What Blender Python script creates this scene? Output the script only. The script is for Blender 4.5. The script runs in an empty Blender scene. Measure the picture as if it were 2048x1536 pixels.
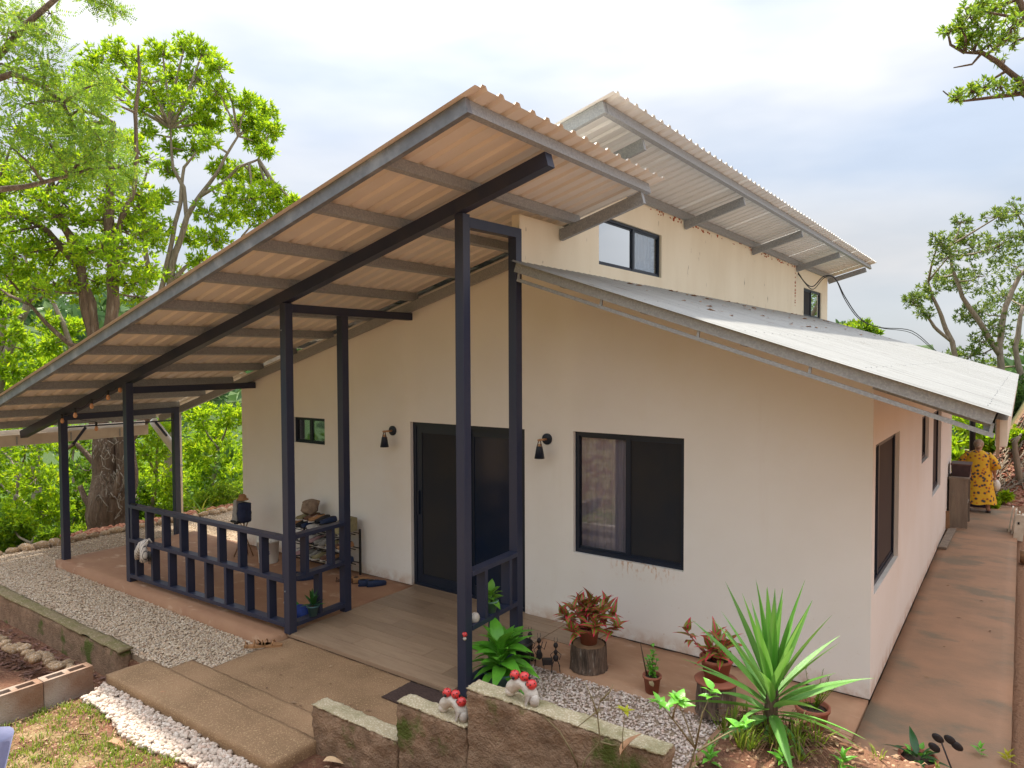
import bpy, math, random
import numpy as np
from mathutils import Vector, Matrix, Euler, noise
random.seed(7); rng = np.random.default_rng(7)
R = math.radians
sc = bpy.context.scene
col = sc.collection

# ------------------------------------------------------------------ camera
CP = Vector((0.9984, -6.5519, 2.8853)); YAW = R(35.724); PITCH = R(-1.970); ROLL = R(0.214); FPX = 1418.09
cam = bpy.data.cameras.new('camera'); cam.sensor_width = 36; cam.lens = 36 * FPX / 2048; cam.clip_end = 3000; cam.clip_start = .05
camo = bpy.data.objects.new('camera', cam); col.objects.link(camo)
camo.location = CP
camo.rotation_euler = (Matrix.Rotation(YAW, 4, 'Z') @ Matrix.Rotation(math.pi / 2 + PITCH, 4, 'X') @ Matrix.Rotation(-ROLL, 4, 'Z')).to_euler()
sc.camera = camo

# ------------------------------------------------------------------ sky, sun, exposure
SUN = Vector((-.42, .25, 1)).normalized()
w = bpy.data.worlds.new('World'); sc.world = w; w.use_nodes = True
nt = w.node_tree; nt.nodes.clear()
def wn(t, **k):
    n = nt.nodes.new(t)
    for a, b in k.items(): setattr(n, a, b)
    return n
L = nt.links.new
out = wn('ShaderNodeOutputWorld')
sky = wn('ShaderNodeTexSky', sky_type='NISHITA', sun_disc=False)
sky.sun_elevation = math.asin(SUN.z); sky.sun_rotation = math.atan2(SUN.x, SUN.y)
tc = wn('ShaderNodeTexCoord'); sep = wn('ShaderNodeSeparateXYZ'); L(tc.outputs['Generated'], sep.inputs[0])
mp = wn('ShaderNodeMapping'); mp.inputs['Scale'].default_value = (1.5, 1.5, 5.0); mp.inputs['Location'].default_value = (1.1, 3.0, .3)
L(tc.outputs['Generated'], mp.inputs[0])
n1 = wn('ShaderNodeTexNoise'); n1.inputs['Scale'].default_value = 1.3; n1.inputs['Detail'].default_value = 4; n1.inputs['Roughness'].default_value = .45
L(mp.outputs[0], n1.inputs['Vector'])
r1 = wn('ShaderNodeValToRGB'); r1.color_ramp.elements[0].position = .34; r1.color_ramp.elements[1].position = .62
L(n1.outputs['Fac'], r1.inputs[0])
# thin cloud colour: brighter towards the zenith, as a lightly overcast sky is
mr = wn('ShaderNodeMapRange'); mr.inputs['From Min'].default_value = 0; mr.inputs['From Max'].default_value = 1
mr.inputs['To Min'].default_value = 4.1; mr.inputs['To Max'].default_value = 19
sq = wn('ShaderNodeMath', operation='POWER'); sq.inputs[1].default_value = 2; L(sep.outputs['Z'], sq.inputs[0]); L(sq.outputs[0], mr.inputs[0])
n2 = wn('ShaderNodeTexNoise'); n2.inputs['Scale'].default_value = 2.6; n2.inputs['Detail'].default_value = 5
L(mp.outputs[0], n2.inputs['Vector'])
mr2 = wn('ShaderNodeMapRange'); mr2.inputs['From Min'].default_value = .3; mr2.inputs['From Max'].default_value = .7
mr2.inputs['To Min'].default_value = .87; mr2.inputs['To Max'].default_value = 1.06
L(n2.outputs['Fac'], mr2.inputs[0])
mu = wn('ShaderNodeMath', operation='MULTIPLY'); L(mr.outputs[0], mu.inputs[0]); L(mr2.outputs[0], mu.inputs[1])
cc = wn('ShaderNodeMixRGB', blend_type='MULTIPLY'); cc.inputs['Fac'].default_value = 1; cc.inputs['Color1'].default_value = (.985, .99, 1.01, 1)
L(mu.outputs[0], cc.inputs['Color2'])
bl = wn('ShaderNodeMixRGB', blend_type='ADD'); bl.inputs['Fac'].default_value = 1
hz = wn('ShaderNodeMixRGB', blend_type='MULTIPLY'); hz.inputs['Fac'].default_value = 1; hz.inputs['Color1'].default_value = (.62, .68, .78, 1)
L(mu.outputs[0], hz.inputs['Color2'])
sk = wn('ShaderNodeMixRGB', blend_type='MULTIPLY'); sk.inputs['Fac'].default_value = 1; sk.inputs['Color2'].default_value = (.25, .25, .25, 1)
L(sky.outputs[0], sk.inputs['Color1'])
L(hz.outputs[0], bl.inputs['Color1']); L(sk.outputs[0], bl.inputs['Color2'])
mx = wn('ShaderNodeMixRGB'); L(r1.outputs[0], mx.inputs['Fac']); L(bl.outputs[0], mx.inputs['Color1']); L(cc.outputs[0], mx.inputs['Color2'])
bg = wn('ShaderNodeBackground'); bg.inputs['Strength'].default_value = .1
L(mx.outputs[0], bg.inputs[0]); L(bg.outputs[0], out.inputs[0])
sd = bpy.data.lights.new('sun', 'SUN'); sd.energy = 4.8; sd.angle = R(2.2); sd.color = (1, .93, .8)
so = bpy.data.objects.new('sun', sd); col.objects.link(so); so.rotation_euler = SUN.to_track_quat('Z', 'Y').to_euler(); so.location = (-8, 6, 20)
vs = sc.view_settings; vs.view_transform = 'Standard'; vs.look = 'None'; vs.gamma = 1; vs.use_curve_mapping = False; vs.exposure = .88
sc.cycles.max_bounces = 8; sc.cycles.transparent_max_bounces = 12

# ------------------------------------------------------------------ helpers
_f = Vector((-math.sin(YAW) * math.cos(PITCH), math.cos(YAW) * math.cos(PITCH), math.sin(PITCH)))
_r0 = Vector((math.cos(YAW), math.sin(YAW), 0)); _u0 = _r0.cross(_f)
_r = _r0 * math.cos(ROLL) + _u0 * math.sin(ROLL); _u = -_r0 * math.sin(ROLL) + _u0 * math.cos(ROLL)
def PT(u, v, d):
    "world point seen in direction (u, v) of the 2048x1536 photograph at depth d metres"
    return CP + (_f * FPX + _r * (u - 1024) + _u * (768 - v)) * (d / FPX)
def nz(x, y, z=0., s=1.): return noise.noise(Vector((x * s, y * s, z * s)))
def ss(a, b, x):
    t = min(1, max(0, (x - a) / (b - a))); return t * t * (3 - 2 * t)

class MB:
    def __init__(s): s.v = []; s.f = []; s.sm = []
    def add(s, vs, fs, smooth=False):
        o = len(s.v); s.v += [tuple(p) for p in vs]; s.f += [tuple(i + o for i in f) for f in fs]; s.sm += [smooth] * len(fs)
        return s
    def box(s, c, sz, rot=None):
        hx, hy, hz_ = sz[0] / 2, sz[1] / 2, sz[2] / 2
        P = [Vector((a * hx, b * hy, d * hz_)) for d in (-1, 1) for a, b in ((-1, -1), (1, -1), (1, 1), (-1, 1))]
        if rot is not None: P = [rot @ p for p in P]
        c = Vector(c)
        return s.add([c + p for p in P], [(3, 2, 1, 0), (4, 5, 6, 7), (0, 1, 5, 4), (1, 2, 6, 5), (2, 3, 7, 6), (3, 0, 4, 7)])
    def bx(s, x0, x1, y0, y1, z0, z1):
        return s.box(((x0 + x1) / 2, (y0 + y1) / 2, (z0 + z1) / 2), (abs(x1 - x0), abs(y1 - y0), abs(z1 - z0)))
    def bar(s, p0, p1, wd, ht, up=(0, 0, 1)):
        p0 = Vector(p0); p1 = Vector(p1); d = p1 - p0; l = d.length; d.normalize()
        sd_ = Vector(up).cross(d)
        if sd_.length < 1e-4: sd_ = Vector((1, 0, 0)).cross(d)
        sd_.normalize(); n = d.cross(sd_)
        m = Matrix((d, sd_, n)).transposed()
        return s.box((p0 + p1) / 2, (l, wd, ht), m)
    def tube(s, pts, rad, n=6, cap=True):
        pts = [Vector(p) for p in pts]
        if not hasattr(rad, '__len__'): rad = [rad] * len(pts)
        vs = []; fs = []; prev = None
        for i, p in enumerate(pts):
            t = (pts[min(i + 1, len(pts) - 1)] - pts[max(i - 1, 0)])
            if t.length < 1e-9: t = Vector((0, 0, 1))
            t.normalize()
            a = (prev - t * prev.dot(t)) if prev is not None else t.orthogonal()
            if a.length < 1e-6: a = t.orthogonal()
            a.normalize(); prev = a; b = t.cross(a)
            for k in range(n):
                an = 2 * math.pi * k / n; vs.append(p + (a * math.cos(an) + b * math.sin(an)) * rad[i])
        for i in range(len(pts) - 1):
            for k in range(n):
                k2 = (k + 1) % n; fs.append((i * n + k, i * n + k2, (i + 1) * n + k2, (i + 1) * n + k))
        if cap: fs += [tuple(range(n))[::-1], tuple((len(pts) - 1) * n + k for k in range(n))]
        return s.add(vs, fs, True)
    def lathe(s, prof, n=20, c=(0, 0, 0), ax=None, smooth=True):
        c = Vector(c); vs = []; fs = []
        for r_, z in prof:
            for k in range(n):
                a = 2 * math.pi * k / n; p = Vector((r_ * math.cos(a), r_ * math.sin(a), z))
                if ax is not None: p = ax @ p
                vs.append(c + p)
        for i in range(len(prof) - 1):
            for k in range(n):
                k2 = (k + 1) % n; fs.append((i * n + k, i * n + k2, (i + 1) * n + k2, (i + 1) * n + k))
        if prof[0][0] > 1e-5: fs.append(tuple(range(n))[::-1])
        if prof[-1][0] > 1e-5: fs.append(tuple((len(prof) - 1) * n + k for k in range(n)))
        return s.add(vs, fs, smooth)
    def ball(s, c, r_, n=10, sz=(1, 1, 1), rot=None):
        pr = [(math.sin(math.pi * i / n), -math.cos(math.pi * i / n)) for i in range(n + 1)]
        o = len(s.v); s.lathe([(max(a, 1e-6) * r_, b * r_) for a, b in pr], n=max(8, n + 2))
        for i in range(o, len(s.v)):
            p = Vector(s.v[i]); p = Vector((p.x * sz[0], p.y * sz[1], p.z * sz[2]))
            if rot is not None: p = rot @ p
            s.v[i] = tuple(Vector(c) + p)
        return s
    def prism(s, poly, d, axis='y'):
        "poly: 2D outline; extruded from d[0] to d[1] on axis"
        n = len(poly); f = {'y': lambda a, b, t: (a, t, b), 'x': lambda a, b, t: (t, a, b), 'z': lambda a, b, t: (a, b, t)}[axis]
        vs = [f(a, b, d[0]) for a, b in poly] + [f(a, b, d[1]) for a, b in poly]
        fs = [tuple(range(n)), tuple(range(2 * n - 1, n - 1, -1))] + [(i, i + n, (i + 1) % n + n, (i + 1) % n) for i in range(n)]
        return s.add(vs, fs)
    def rough(s, x0, x1, y0, y1, z0, z1, seg=.03, amp=.008, fr=18, edge=.012):
        "a box whose faces are gridded and uneven with chipped edges"
        S = [max(1, min(60, int(round(abs(b - a) / seg)))) for a, b in ((x0, x1), (y0, y1), (z0, z1))]
        idx = {}; vs = []
        def P(i, j, k):
            key = (i, j, k)
            if key in idx: return idx[key]
            t = (i / S[0], j / S[1], k / S[2]); p = Vector((x0 + (x1 - x0) * t[0], y0 + (y1 - y0) * t[1], z0 + (z1 - z0) * t[2]))
            n_ = Vector(((i == S[0]) - (i == 0), (j == S[1]) - (j == 0), (k == S[2]) - (k == 0)))
            cnt = (i in (0, S[0])) + (j in (0, S[1])) + (k in (0, S[2]))
            q = p + n_ * (noise.noise(p * fr) * amp + noise.noise(p * fr * .3) * amp)
            if cnt >= 2: q -= n_ * edge * (.35 + abs(noise.noise(p * fr * 1.7)) * 1.6)
            idx[key] = len(vs); vs.append(q); return idx[key]
        fs = []
        for i in range(S[0]):
            for j in range(S[1]):
                fs += [(P(i, j, S[2]), P(i + 1, j, S[2]), P(i + 1, j + 1, S[2]), P(i, j + 1, S[2])), (P(i, j, 0), P(i, j + 1, 0), P(i + 1, j + 1, 0), P(i + 1, j, 0))]
        for i in range(S[0]):
            for k in range(S[2]):
                fs += [(P(i, 0, k), P(i + 1, 0, k), P(i + 1, 0, k + 1), P(i, 0, k + 1)), (P(i, S[1], k), P(i, S[1], k + 1), P(i + 1, S[1], k + 1), P(i + 1, S[1], k))]
        for j in range(S[1]):
            for k in range(S[2]):
                fs += [(P(0, j, k), P(0, j, k + 1), P(0, j + 1, k + 1), P(0, j + 1, k)), (P(S[0], j, k), P(S[0], j + 1, k), P(S[0], j + 1, k + 1), P(S[0], j, k + 1))]
        return s.add(vs, fs, True)
    def mesh(s, name, m=None):
        me = bpy.data.meshes.new(name); me.from_pydata(s.v, [], s.f)
        if len(s.sm): me.polygons.foreach_set('use_smooth', [bool(q) for q in s.sm])
        if m: me.materials.append(m)
        me.update(); return me
    def build(s, name, m=None, parent=None, **k): return link(name, s.mesh(name, m), parent, **k)

def wl(o):
    p = o.location.copy()
    while o.parent: o = o.parent; p += o.location
    return p
def link(name, me, parent=None, label=None, cat=None, group=None, kind=None, bevel=0, local=False):
    o = bpy.data.objects.new(name, me); col.objects.link(o)
    if parent is not None:
        o.parent = parent
        if not local and parent.type == 'EMPTY': o.matrix_parent_inverse = Matrix.Translation(-parent.location)
    if bevel:
        b = o.modifiers.new('bevel', 'BEVEL'); b.width = bevel; b.segments = 2; b.limit_method = 'ANGLE'; b.angle_limit = R(40)
    return tag(o, label, cat, group, kind)
def tag(o, label=None, cat=None, group=None, kind=None):
    if label: o['label'] = label
    if cat: o['category'] = cat
    if group: o['group'] = group
    if kind: o['kind'] = kind
    return o
def empty(name, loc=(0, 0, 0), label=None, cat=None, group=None, rz=0):
    o = bpy.data.objects.new(name, None); col.objects.link(o); o.location = loc; o.rotation_euler = (0, 0, rz); o.empty_display_size = .1
    return tag(o, label, cat, group)
KIDS = {}
def copy_tree(o, parent=None):
    c = o.copy(); col.objects.link(c); c.parent = parent
    for ch in [x for x in list(col.objects) if x.parent == o]: copy_tree(ch, c)
    return c

# ------------------------------------------------------------------ materials
def mat(name, c1, c2=None, sc_=4, rough=.7, bump=0, bs=60, metal=0, st=(1, 1, 1), c3=None, s3=1, t3=(.5, .65), isl=None, obj=None, det=6, spec=.4, t2=(.35, .65), local=False, trans=0, coat=0, bd=.02):
    m = bpy.data.materials.new(name); m.use_nodes = True; n = m.node_tree; b = n.nodes['Principled BSDF']; K = n.links.new
    def N(t): return n.nodes.new(t)
    b.inputs['Roughness'].default_value = rough; b.inputs['Metallic'].default_value = metal; b.inputs['Specular IOR Level'].default_value = spec
    if coat: b.inputs['Coat Weight'].default_value = coat
    tcn = N('ShaderNodeTexCoord'); mpn = N('ShaderNodeMapping'); mpn.inputs['Scale'].default_value = st; K(tcn.outputs['Object'], mpn.inputs[0])
    cur = None
    def rgb(c): 
        r = N('ShaderNodeRGB'); r.outputs[0].default_value = (*c, 1); return r.outputs[0]
    def noisef(s, t, d=det):
        a = N('ShaderNodeTexNoise'); a.inputs['Scale'].default_value = s; a.inputs['Detail'].default_value = d; a.inputs['Roughness'].default_value = .6; K(mpn.outputs[0], a.inputs['Vector'])
        q = N('ShaderNodeMapRange'); q.inputs['From Min'].default_value = t[0]; q.inputs['From Max'].default_value = t[1]; K(a.outputs['Fac'], q.inputs[0]); return q.outputs[0], a.outputs['Fac']
    cur = rgb(c1)
    def mix(f, c):
        nonlocal cur
        x = N('ShaderNodeMixRGB'); K(f, x.inputs[0]); K(cur, x.inputs[1]); K(c, x.inputs[2]); cur = x.outputs[0]
    if c2 is not None: mix(noisef(sc_, t2)[0], rgb(c2))
    if c3 is not None: mix(noisef(s3, t3)[0], rgb(c3))
    if isl is not None:
        g = N('ShaderNodeNewGeometry'); ra = N('ShaderNodeValToRGB'); e = ra.color_ramp.elements
        while len(e) < len(isl): e.new(.5)
        for i, c in enumerate(isl): e[i].position = i / (len(isl) - 1); e[i].color = (*c, 1)
        K(g.outputs['Random Per Island'], ra.inputs[0]); x = N('ShaderNodeMixRGB'); x.inputs[0].default_value = .8 if c2 is not None else 1; K(cur, x.inputs[1]); K(ra.outputs[0], x.inputs[2]); cur = x.outputs[0]
    if obj is not None:
        g = N('ShaderNodeObjectInfo'); q = N('ShaderNodeMapRange'); q.inputs['To Min'].default_value = 1 - obj; q.inputs['To Max'].default_value = 1 + obj; K(g.outputs['Random'], q.inputs[0])
        h = N('ShaderNodeHueSaturation'); K(q.outputs[0], h.inputs['Value']); K(cur, h.inputs['Color']); cur = h.outputs[0]
    K(cur, b.inputs['Base Color'])
    if bump:
        f = noisef(bs, (0, 1), 5)[1]; bn = N('ShaderNodeBump'); bn.inputs['Strength'].default_value = bump; bn.inputs['Distance'].default_value = bd; K(f, bn.inputs['Height']); K(bn.outputs[0], b.inputs['Normal'])
    if trans:
        tr = N('ShaderNodeBsdfTranslucent'); K(cur, tr.inputs[0]); h2 = N('ShaderNodeHueSaturation'); h2.inputs['Value'].default_value = 1.5; h2.inputs['Hue'].default_value = .485; K(cur, h2.inputs['Color']); K(h2.outputs[0], tr.inputs[0])
        ms = N('ShaderNodeMixShader'); ms.inputs[0].default_value = trans; K(b.outputs[0], ms.inputs[1]); K(tr.outputs[0], ms.inputs[2]); K(ms.outputs[0], n.nodes['Material Output'].inputs[0])
    m['b'] = 1
    return m
M = {}
M['wall'] = mat('wall_paint', (.83, .80, .765), (.80, .765, .72), 1.3, .85, .12, 120, c3=(.76, .68, .59), s3=.5, t3=(.55, .9), bd=.004)
M['cream'] = mat('cream_paint', (.84, .78, .61), (.77, .70, .53), 1.6, .8, .25, 40, st=(1, 1, .35), c3=(.30, .26, .18), s3=9, t3=(.66, .72), bd=.006)
M['steel'] = mat('galvanised_steel', (.31, .325, .335), (.25, .265, .275), 30, .55, .06, 60, metal=.1, c3=(.35, .37, .38), s3=70, t3=(.5, .6))
M['steeld'] = mat('weathered_steel', (.20, .22, .25), (.15, .165, .19), 12, .5, .06, 60, metal=.2, c3=(.3, .32, .35), s3=4, t3=(.5, .7))
M['roofu'] = mat('roof_underside', (.76, .71, .64), (.67, .62, .54), 1.2, .55, .05, 30, st=(.4, 3, 1), c3=(.80, .76, .68), s3=.6, t3=(.5, .8))
M['roofw'] = mat('roof_white', (.44, .44, .415), (.38, .38, .355), 2.2, .5, .05, 30, st=(.4, 2, 1), c3=(.5, .47, .40), s3=7, t3=(.62, .8))
M['roofl'] = mat('upper_roof_metal', (.74, .74, .72), (.66, .66, .63), 2.2, .5, .05, 30, st=(.4, 2, 1))
M['roofs'] = mat('side_roof_metal', (.34, .34, .33), (.29, .29, .28), 2.2, .45, .05, 30, st=(.4, 2, 1), c3=(.17, .155, .13), s3=5, t3=(.62, .8))  # side roof grey, set darker than the upper roof metal
M['mosscap'] = mat('mossy_top', (.25, .19, .11), (.17, .15, .055), 7, .95, 1, 70, c3=(.36, .29, .19), s3=40, t3=(.56, .64), bd=.015)
M['navy'] = mat('navy_paint', (.020, .027, .058), (.030, .034, .062), 3, .42, .06, 30, st=(1, 1, .3), c3=(.055, .05, .06), s3=1.2, t3=(.55, .8), bd=.004)
M['frame'] = mat('dark_frame', (.010, .017, .034), rough=.4)
M['interior'] = mat('interior_dark', (.07, .06, .05))
M['screen'] = mat('insect_screen', (.015, .018, .026), (.026, .024, .025), 1.5, .8)
M['panelb'] = mat('door_panel', (.006, .015, .040), (.010, .018, .036), 2, .18)
M['screenr'] = mat('side_screen', (.05, .035, .035), (.06, .045, .04), 1.5, .8)
M['curtain'] = mat('curtain', (.55, .46, .50), (.36, .31, .38), 3, .9, st=(6, 1, .3))
M['curtain2'] = mat('check_curtain', (.30, .26, .2), (.12, .11, .13), 4, .9)
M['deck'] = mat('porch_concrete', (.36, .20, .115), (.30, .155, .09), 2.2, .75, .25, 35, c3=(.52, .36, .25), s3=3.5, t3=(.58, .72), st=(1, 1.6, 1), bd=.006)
M['patio'] = mat('patio_concrete', (.45, .27, .165), (.37, .205, .12), 2.4, .75, .3, 35, c3=(.55, .39, .28), s3=4, t3=(.58, .75), st=(1, 2.2, 1), bd=.006)
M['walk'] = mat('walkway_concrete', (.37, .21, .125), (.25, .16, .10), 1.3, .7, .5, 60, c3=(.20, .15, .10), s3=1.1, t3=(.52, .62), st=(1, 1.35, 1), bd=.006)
M['step'] = mat('step_concrete', (.345, .21, .115), (.225, .135, .07), 1.9, .85, .9, 120, c3=(.50, .35, .19), s3=95, t3=(.55, .66), bd=.008)
M['oldcon'] = mat('old_concrete', (.36, .235, .15), (.21, .135, .085), 9, .95, 1, 55, c3=(.095, .12, .02), s3=3.1, t3=(.57, .66), bd=.03)
M['capcon'] = mat('weathered_top', (.44, .36, .23), (.62, .55, .40), 75, .95, 1, 110, c3=(.22, .20, .09), s3=4.5, t3=(.5, .75), bd=.012, t2=(.5, .62))
M['block'] = mat('block_concrete', (.40, .34, .29), (.30, .22, .17), 2.2, .9, .5, 70, c3=(.24, .14, .09), s3=1.5, t3=(.42, .58))
M['soil'] = mat('soil', (.20, .085, .045), (.125, .055, .032), 3, .95, 1, 28, c3=(.30, .19, .10), s3=18, t3=(.55, .72), bd=.05)
M['soilr'] = mat('red_soil', (.27, .105, .06), (.17, .062, .040), 4, .95, 1, 22, c3=(.36, .2, .12), s3=14, t3=(.56, .72), bd=.06)
M['tile'] = mat('wood_look_tile', (.33, .23, .15), (.26, .175, .115), 2.2, .42, .06, 30, st=(1, 9, 1), obj=.14, c3=(.34, .245, .165), s3=5, t3=(.5, .75), bd=.003)
M['grout'] = mat('grout', (.30, .2, .13))
M['gravel'] = mat('gravel_pebble', (.5, .4, .3), isl=[(.52, .40, .28), (.60, .49, .36), (.42, .30, .20), (.68, .59, .47), (.50, .41, .33), (.58, .40, .27)], rough=.85)
M['pebble'] = mat('white_pebble', (.7, .6, .5), isl=[(.46, .37, .30), (.58, .49, .41), (.53, .39, .31), (.64, .57, .50), (.38, .30, .24), (.55, .45, .37)], rough=.7)
M['gbase'] = mat('gravel_bed', (.40, .31, .22), (.26, .19, .13), 60, .95, .8, 60)
M['stone'] = mat('edging_stone', (.52, .36, .21), (.38, .24, .14), 7, .9, .8, 30, obj=.25, c3=(.70, .62, .52), s3=4, t3=(.52, .65))
M['bark'] = mat('bark', (.20, .135, .09), (.11, .075, .05), 6, .95, 1, 16, st=(3, 3, .5), c3=(.30, .24, .18), s3=5, t3=(.56, .68), bd=.06)
M['barkp'] = mat('pale_bark', (.30, .25, .19), (.19, .15, .11), 8, .9, .8, 20, st=(3, 3, .6), bd=.03)
def leafm(name, cols, tr=.45, rough=.5): return mat(name, cols[0], cols[1], .9, rough, isl=cols, trans=tr, spec=.3, t2=(.4, .6))
M['lf_bright'] = leafm('leaf_bright', [(.17, .32, .010), (.29, .45, .010), (.09, .21, .012), (.42, .50, .012)], .55)
M['lf_mid'] = leafm('leaf_mid', [(.12, .24, .012), (.20, .34, .012), (.06, .14, .014), (.33, .41, .012)], .5)
M['lf_olive'] = leafm('leaf_olive', [(.12, .23, .03), (.19, .33, .02), (.07, .14, .03), (.34, .42, .02)], .5)
M['lf_dark'] = leafm('leaf_dark', [(.045, .10, .022), (.07, .14, .022), (.03, .07, .025), (.12, .19, .03)], .35)
M['lf_haze'] = leafm('leaf_haze_tint', [(.07, .15, .05), (.10, .19, .05), (.05, .11, .05), (.13, .21, .05)], .2)  # distance haze is put into this paler leaf colour, no air is built
M['lf_hosta'] = mat('broad_leaf', (.14, .42, .035), (.09, .30, .03), 9, .35, .3, 25, trans=.25, obj=.25)
M['lf_yucca'] = mat('sword_leaf', (.085, .28, .03), (.18, .36, .09), 5, .4, .2, 60, st=(.3, 6, 1), trans=.2, obj=.3)
M['lf_yel'] = leafm('leaf_yellow', [(.45, .42, .02), (.35, .40, .03), (.55, .45, .03)], .4)
M['lf_dry'] = mat('dry_leaf', (.30, .17, .09), (.20, .10, .06), 8, .8, .3, 30, obj=.5)
M['lf_deep'] = mat('deep_green_leaf', (.03, .12, .025), (.02, .08, .02), 9, .35, trans=.15, obj=.25)
M['grass'] = leafm('grass_blade', [(.16, .26, .02), (.24, .32, .03), (.10, .18, .02), (.34, .30, .08)], .4)
M['terra'] = mat('terracotta', (.36, .13, .075), (.30, .10, .06), 6, .75, .1, 50)
M['teal'] = mat('teal_plastic', (.05, .12, .13), rough=.5)
M['sage'] = mat('sage_plastic', (.13, .24, .17), rough=.5)
M['potsoil'] = mat('potting_soil', (.04, .028, .02), (.09, .06, .04), 40, .95, .8, 60)
M['lred'] = mat('ladybird_red', (.55, .035, .035), rough=.35, coat=.3)
M['black'] = mat('black_paint', (.012, .012, .013), rough=.5)
M['iron'] = mat('black_iron', (.012, .012, .014), (.03, .02, .018), 20, .6)
M['cast'] = mat('cast_stone', (.58, .53, .46), (.40, .36, .32), 8, .85, .5, 30, c3=(.30, .22, .19), s3=5, t3=(.58, .68))
M['stumpb'] = mat('stump_bark', (.24, .165, .12), (.07, .05, .038), 9, .95, 1, 12, st=(4, 4, .6), c3=(.38, .33, .28), s3=7, t3=(.56, .66), bd=.05)
M['wood'] = mat('cut_wood', (.30, .18, .10), (.20, .12, .07), 10, .85, .3, 30)
M['woodg'] = mat('grey_wood', (.27, .22, .17), (.19, .15, .12), 4, .85, .4, 30, st=(3, 3, .5))
M['woodl'] = mat('light_wood', (.55, .30, .15), (.45, .24, .12), 12, .5)
M['mat'] = mat('doormat', (.085, .05, .04), (.05, .03, .026), 60, .98, .8, 90)
M['white'] = mat('white_plastic', (.75, .74, .70), (.68, .66, .60), 3, .5)
M['whited'] = mat('dirty_white_plastic', (.70, .66, .56), (.50, .42, .32), 5, .6)
M['pipe'] = mat('pvc_pipe', (.62, .55, .46), (.52, .45, .37), 4, .5)
M['blue'] = mat('blue_print', (.02, .06, .30), rough=.5)
M['skin'] = mat('skin', (.48, .27, .19), rough=.6)
M['hair'] = mat('hair', (.42, .30, .22), (.30, .21, .15), 30, .7)
M['jean'] = mat('grey_blue_trousers', (.20, .21, .34), (.15, .16, .27), 10, .9)
M['shirt'] = mat('shirt', (.2, .2, .22), rough=.9)
M['rust'] = mat('rust_foam', (.50, .13, .04), (.35, .09, .03), 20, .9, .8, 40)
M['cable'] = mat('cable', (.02, .02, .024), rough=.5)
M['bulb'] = mat('amber_glass', (.62, .30, .14), rough=.15, coat=.5)
def cloth_print():
    m = bpy.data.materials.new('yellow_floral'); m.use_nodes = True; n = m.node_tree; b = n.nodes['Principled BSDF']; b.inputs['Roughness'].default_value = .9
    t = n.nodes.new('ShaderNodeTexCoord'); v = n.nodes.new('ShaderNodeTexVoronoi'); v.inputs['Scale'].default_value = 15; v.inputs['Randomness'].default_value = 1
    n.links.new(t.outputs['Object'], v.inputs['Vector'])
    r = n.nodes.new('ShaderNodeValToRGB'); e = r.color_ramp.elements; e[0].position = .0; e[0].color = (.03, .07, .08, 1); e[1].position = .60; e[1].color = (.70, .42, .03, 1)
    x = e.new(.30); x.color = (.05, .09, .07, 1); x = e.new(.36); x.color = (.62, .16, .02, 1); x = e.new(.48); x.color = (.68, .40, .03, 1)
    n.links.new(v.outputs['Distance'], r.inputs[0]); n.links.new(r.outputs[0], b.inputs['Base Color']); return m
M['dress'] = cloth_print()
def two_tone(name, centre, edge, rim):
    m = bpy.data.materials.new(name); m.use_nodes = True; n = m.node_tree; b = n.nodes['Principled BSDF']; b.inputs['Roughness'].default_value = .4
    t = n.nodes.new('ShaderNodeTexCoord'); s = n.nodes.new('ShaderNodeSeparateXYZ'); n.links.new(t.outputs['Object'], s.inputs[0])
    a = n.nodes.new('ShaderNodeMath'); a.operation = 'ABSOLUTE'; n.links.new(s.outputs['Y'], a.inputs[0])
    no = n.nodes.new('ShaderNodeTexNoise'); no.inputs['Scale'].default_value = 60; n.links.new(t.outputs['Object'], no.inputs['Vector'])
    ad = n.nodes.new('ShaderNodeMath'); ad.operation = 'MULTIPLY_ADD'; ad.inputs[1].default_value = .022; n.links.new(no.outputs['Fac'], ad.inputs[0]); n.links.new(a.outputs[0], ad.inputs[2])
    r = n.nodes.new('ShaderNodeValToRGB'); e = r.color_ramp.elements; e[0].position = .0165; e[0].color = (*centre, 1); e[1].position = .040; e[1].color = (*rim, 1)
    x = e.new(.020); x.color = (*edge, 1); x = e.new(.036); x.color = (*edge, 1)
    n.links.new(ad.outputs[0], r.inputs[0]); n.links.new(r.outputs[0], b.inputs['Base Color'])
    tr = n.nodes.new('ShaderNodeBsdfTranslucent'); n.links.new(r.outputs[0], tr.inputs[0]); ms = n.nodes.new('ShaderNodeMixShader'); ms.inputs[0].default_value = .2
    n.links.new(b.outputs[0], ms.inputs[1]); n.links.new(tr.outputs[0], ms.inputs[2]); n.links.new(ms.outputs[0], n.nodes['Material Output'].inputs[0]); return m
M['lf_red'] = two_tone('red_green_leaf', (.60, .02, .08), (.19, .24, .03), (.42, .03, .06))
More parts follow.
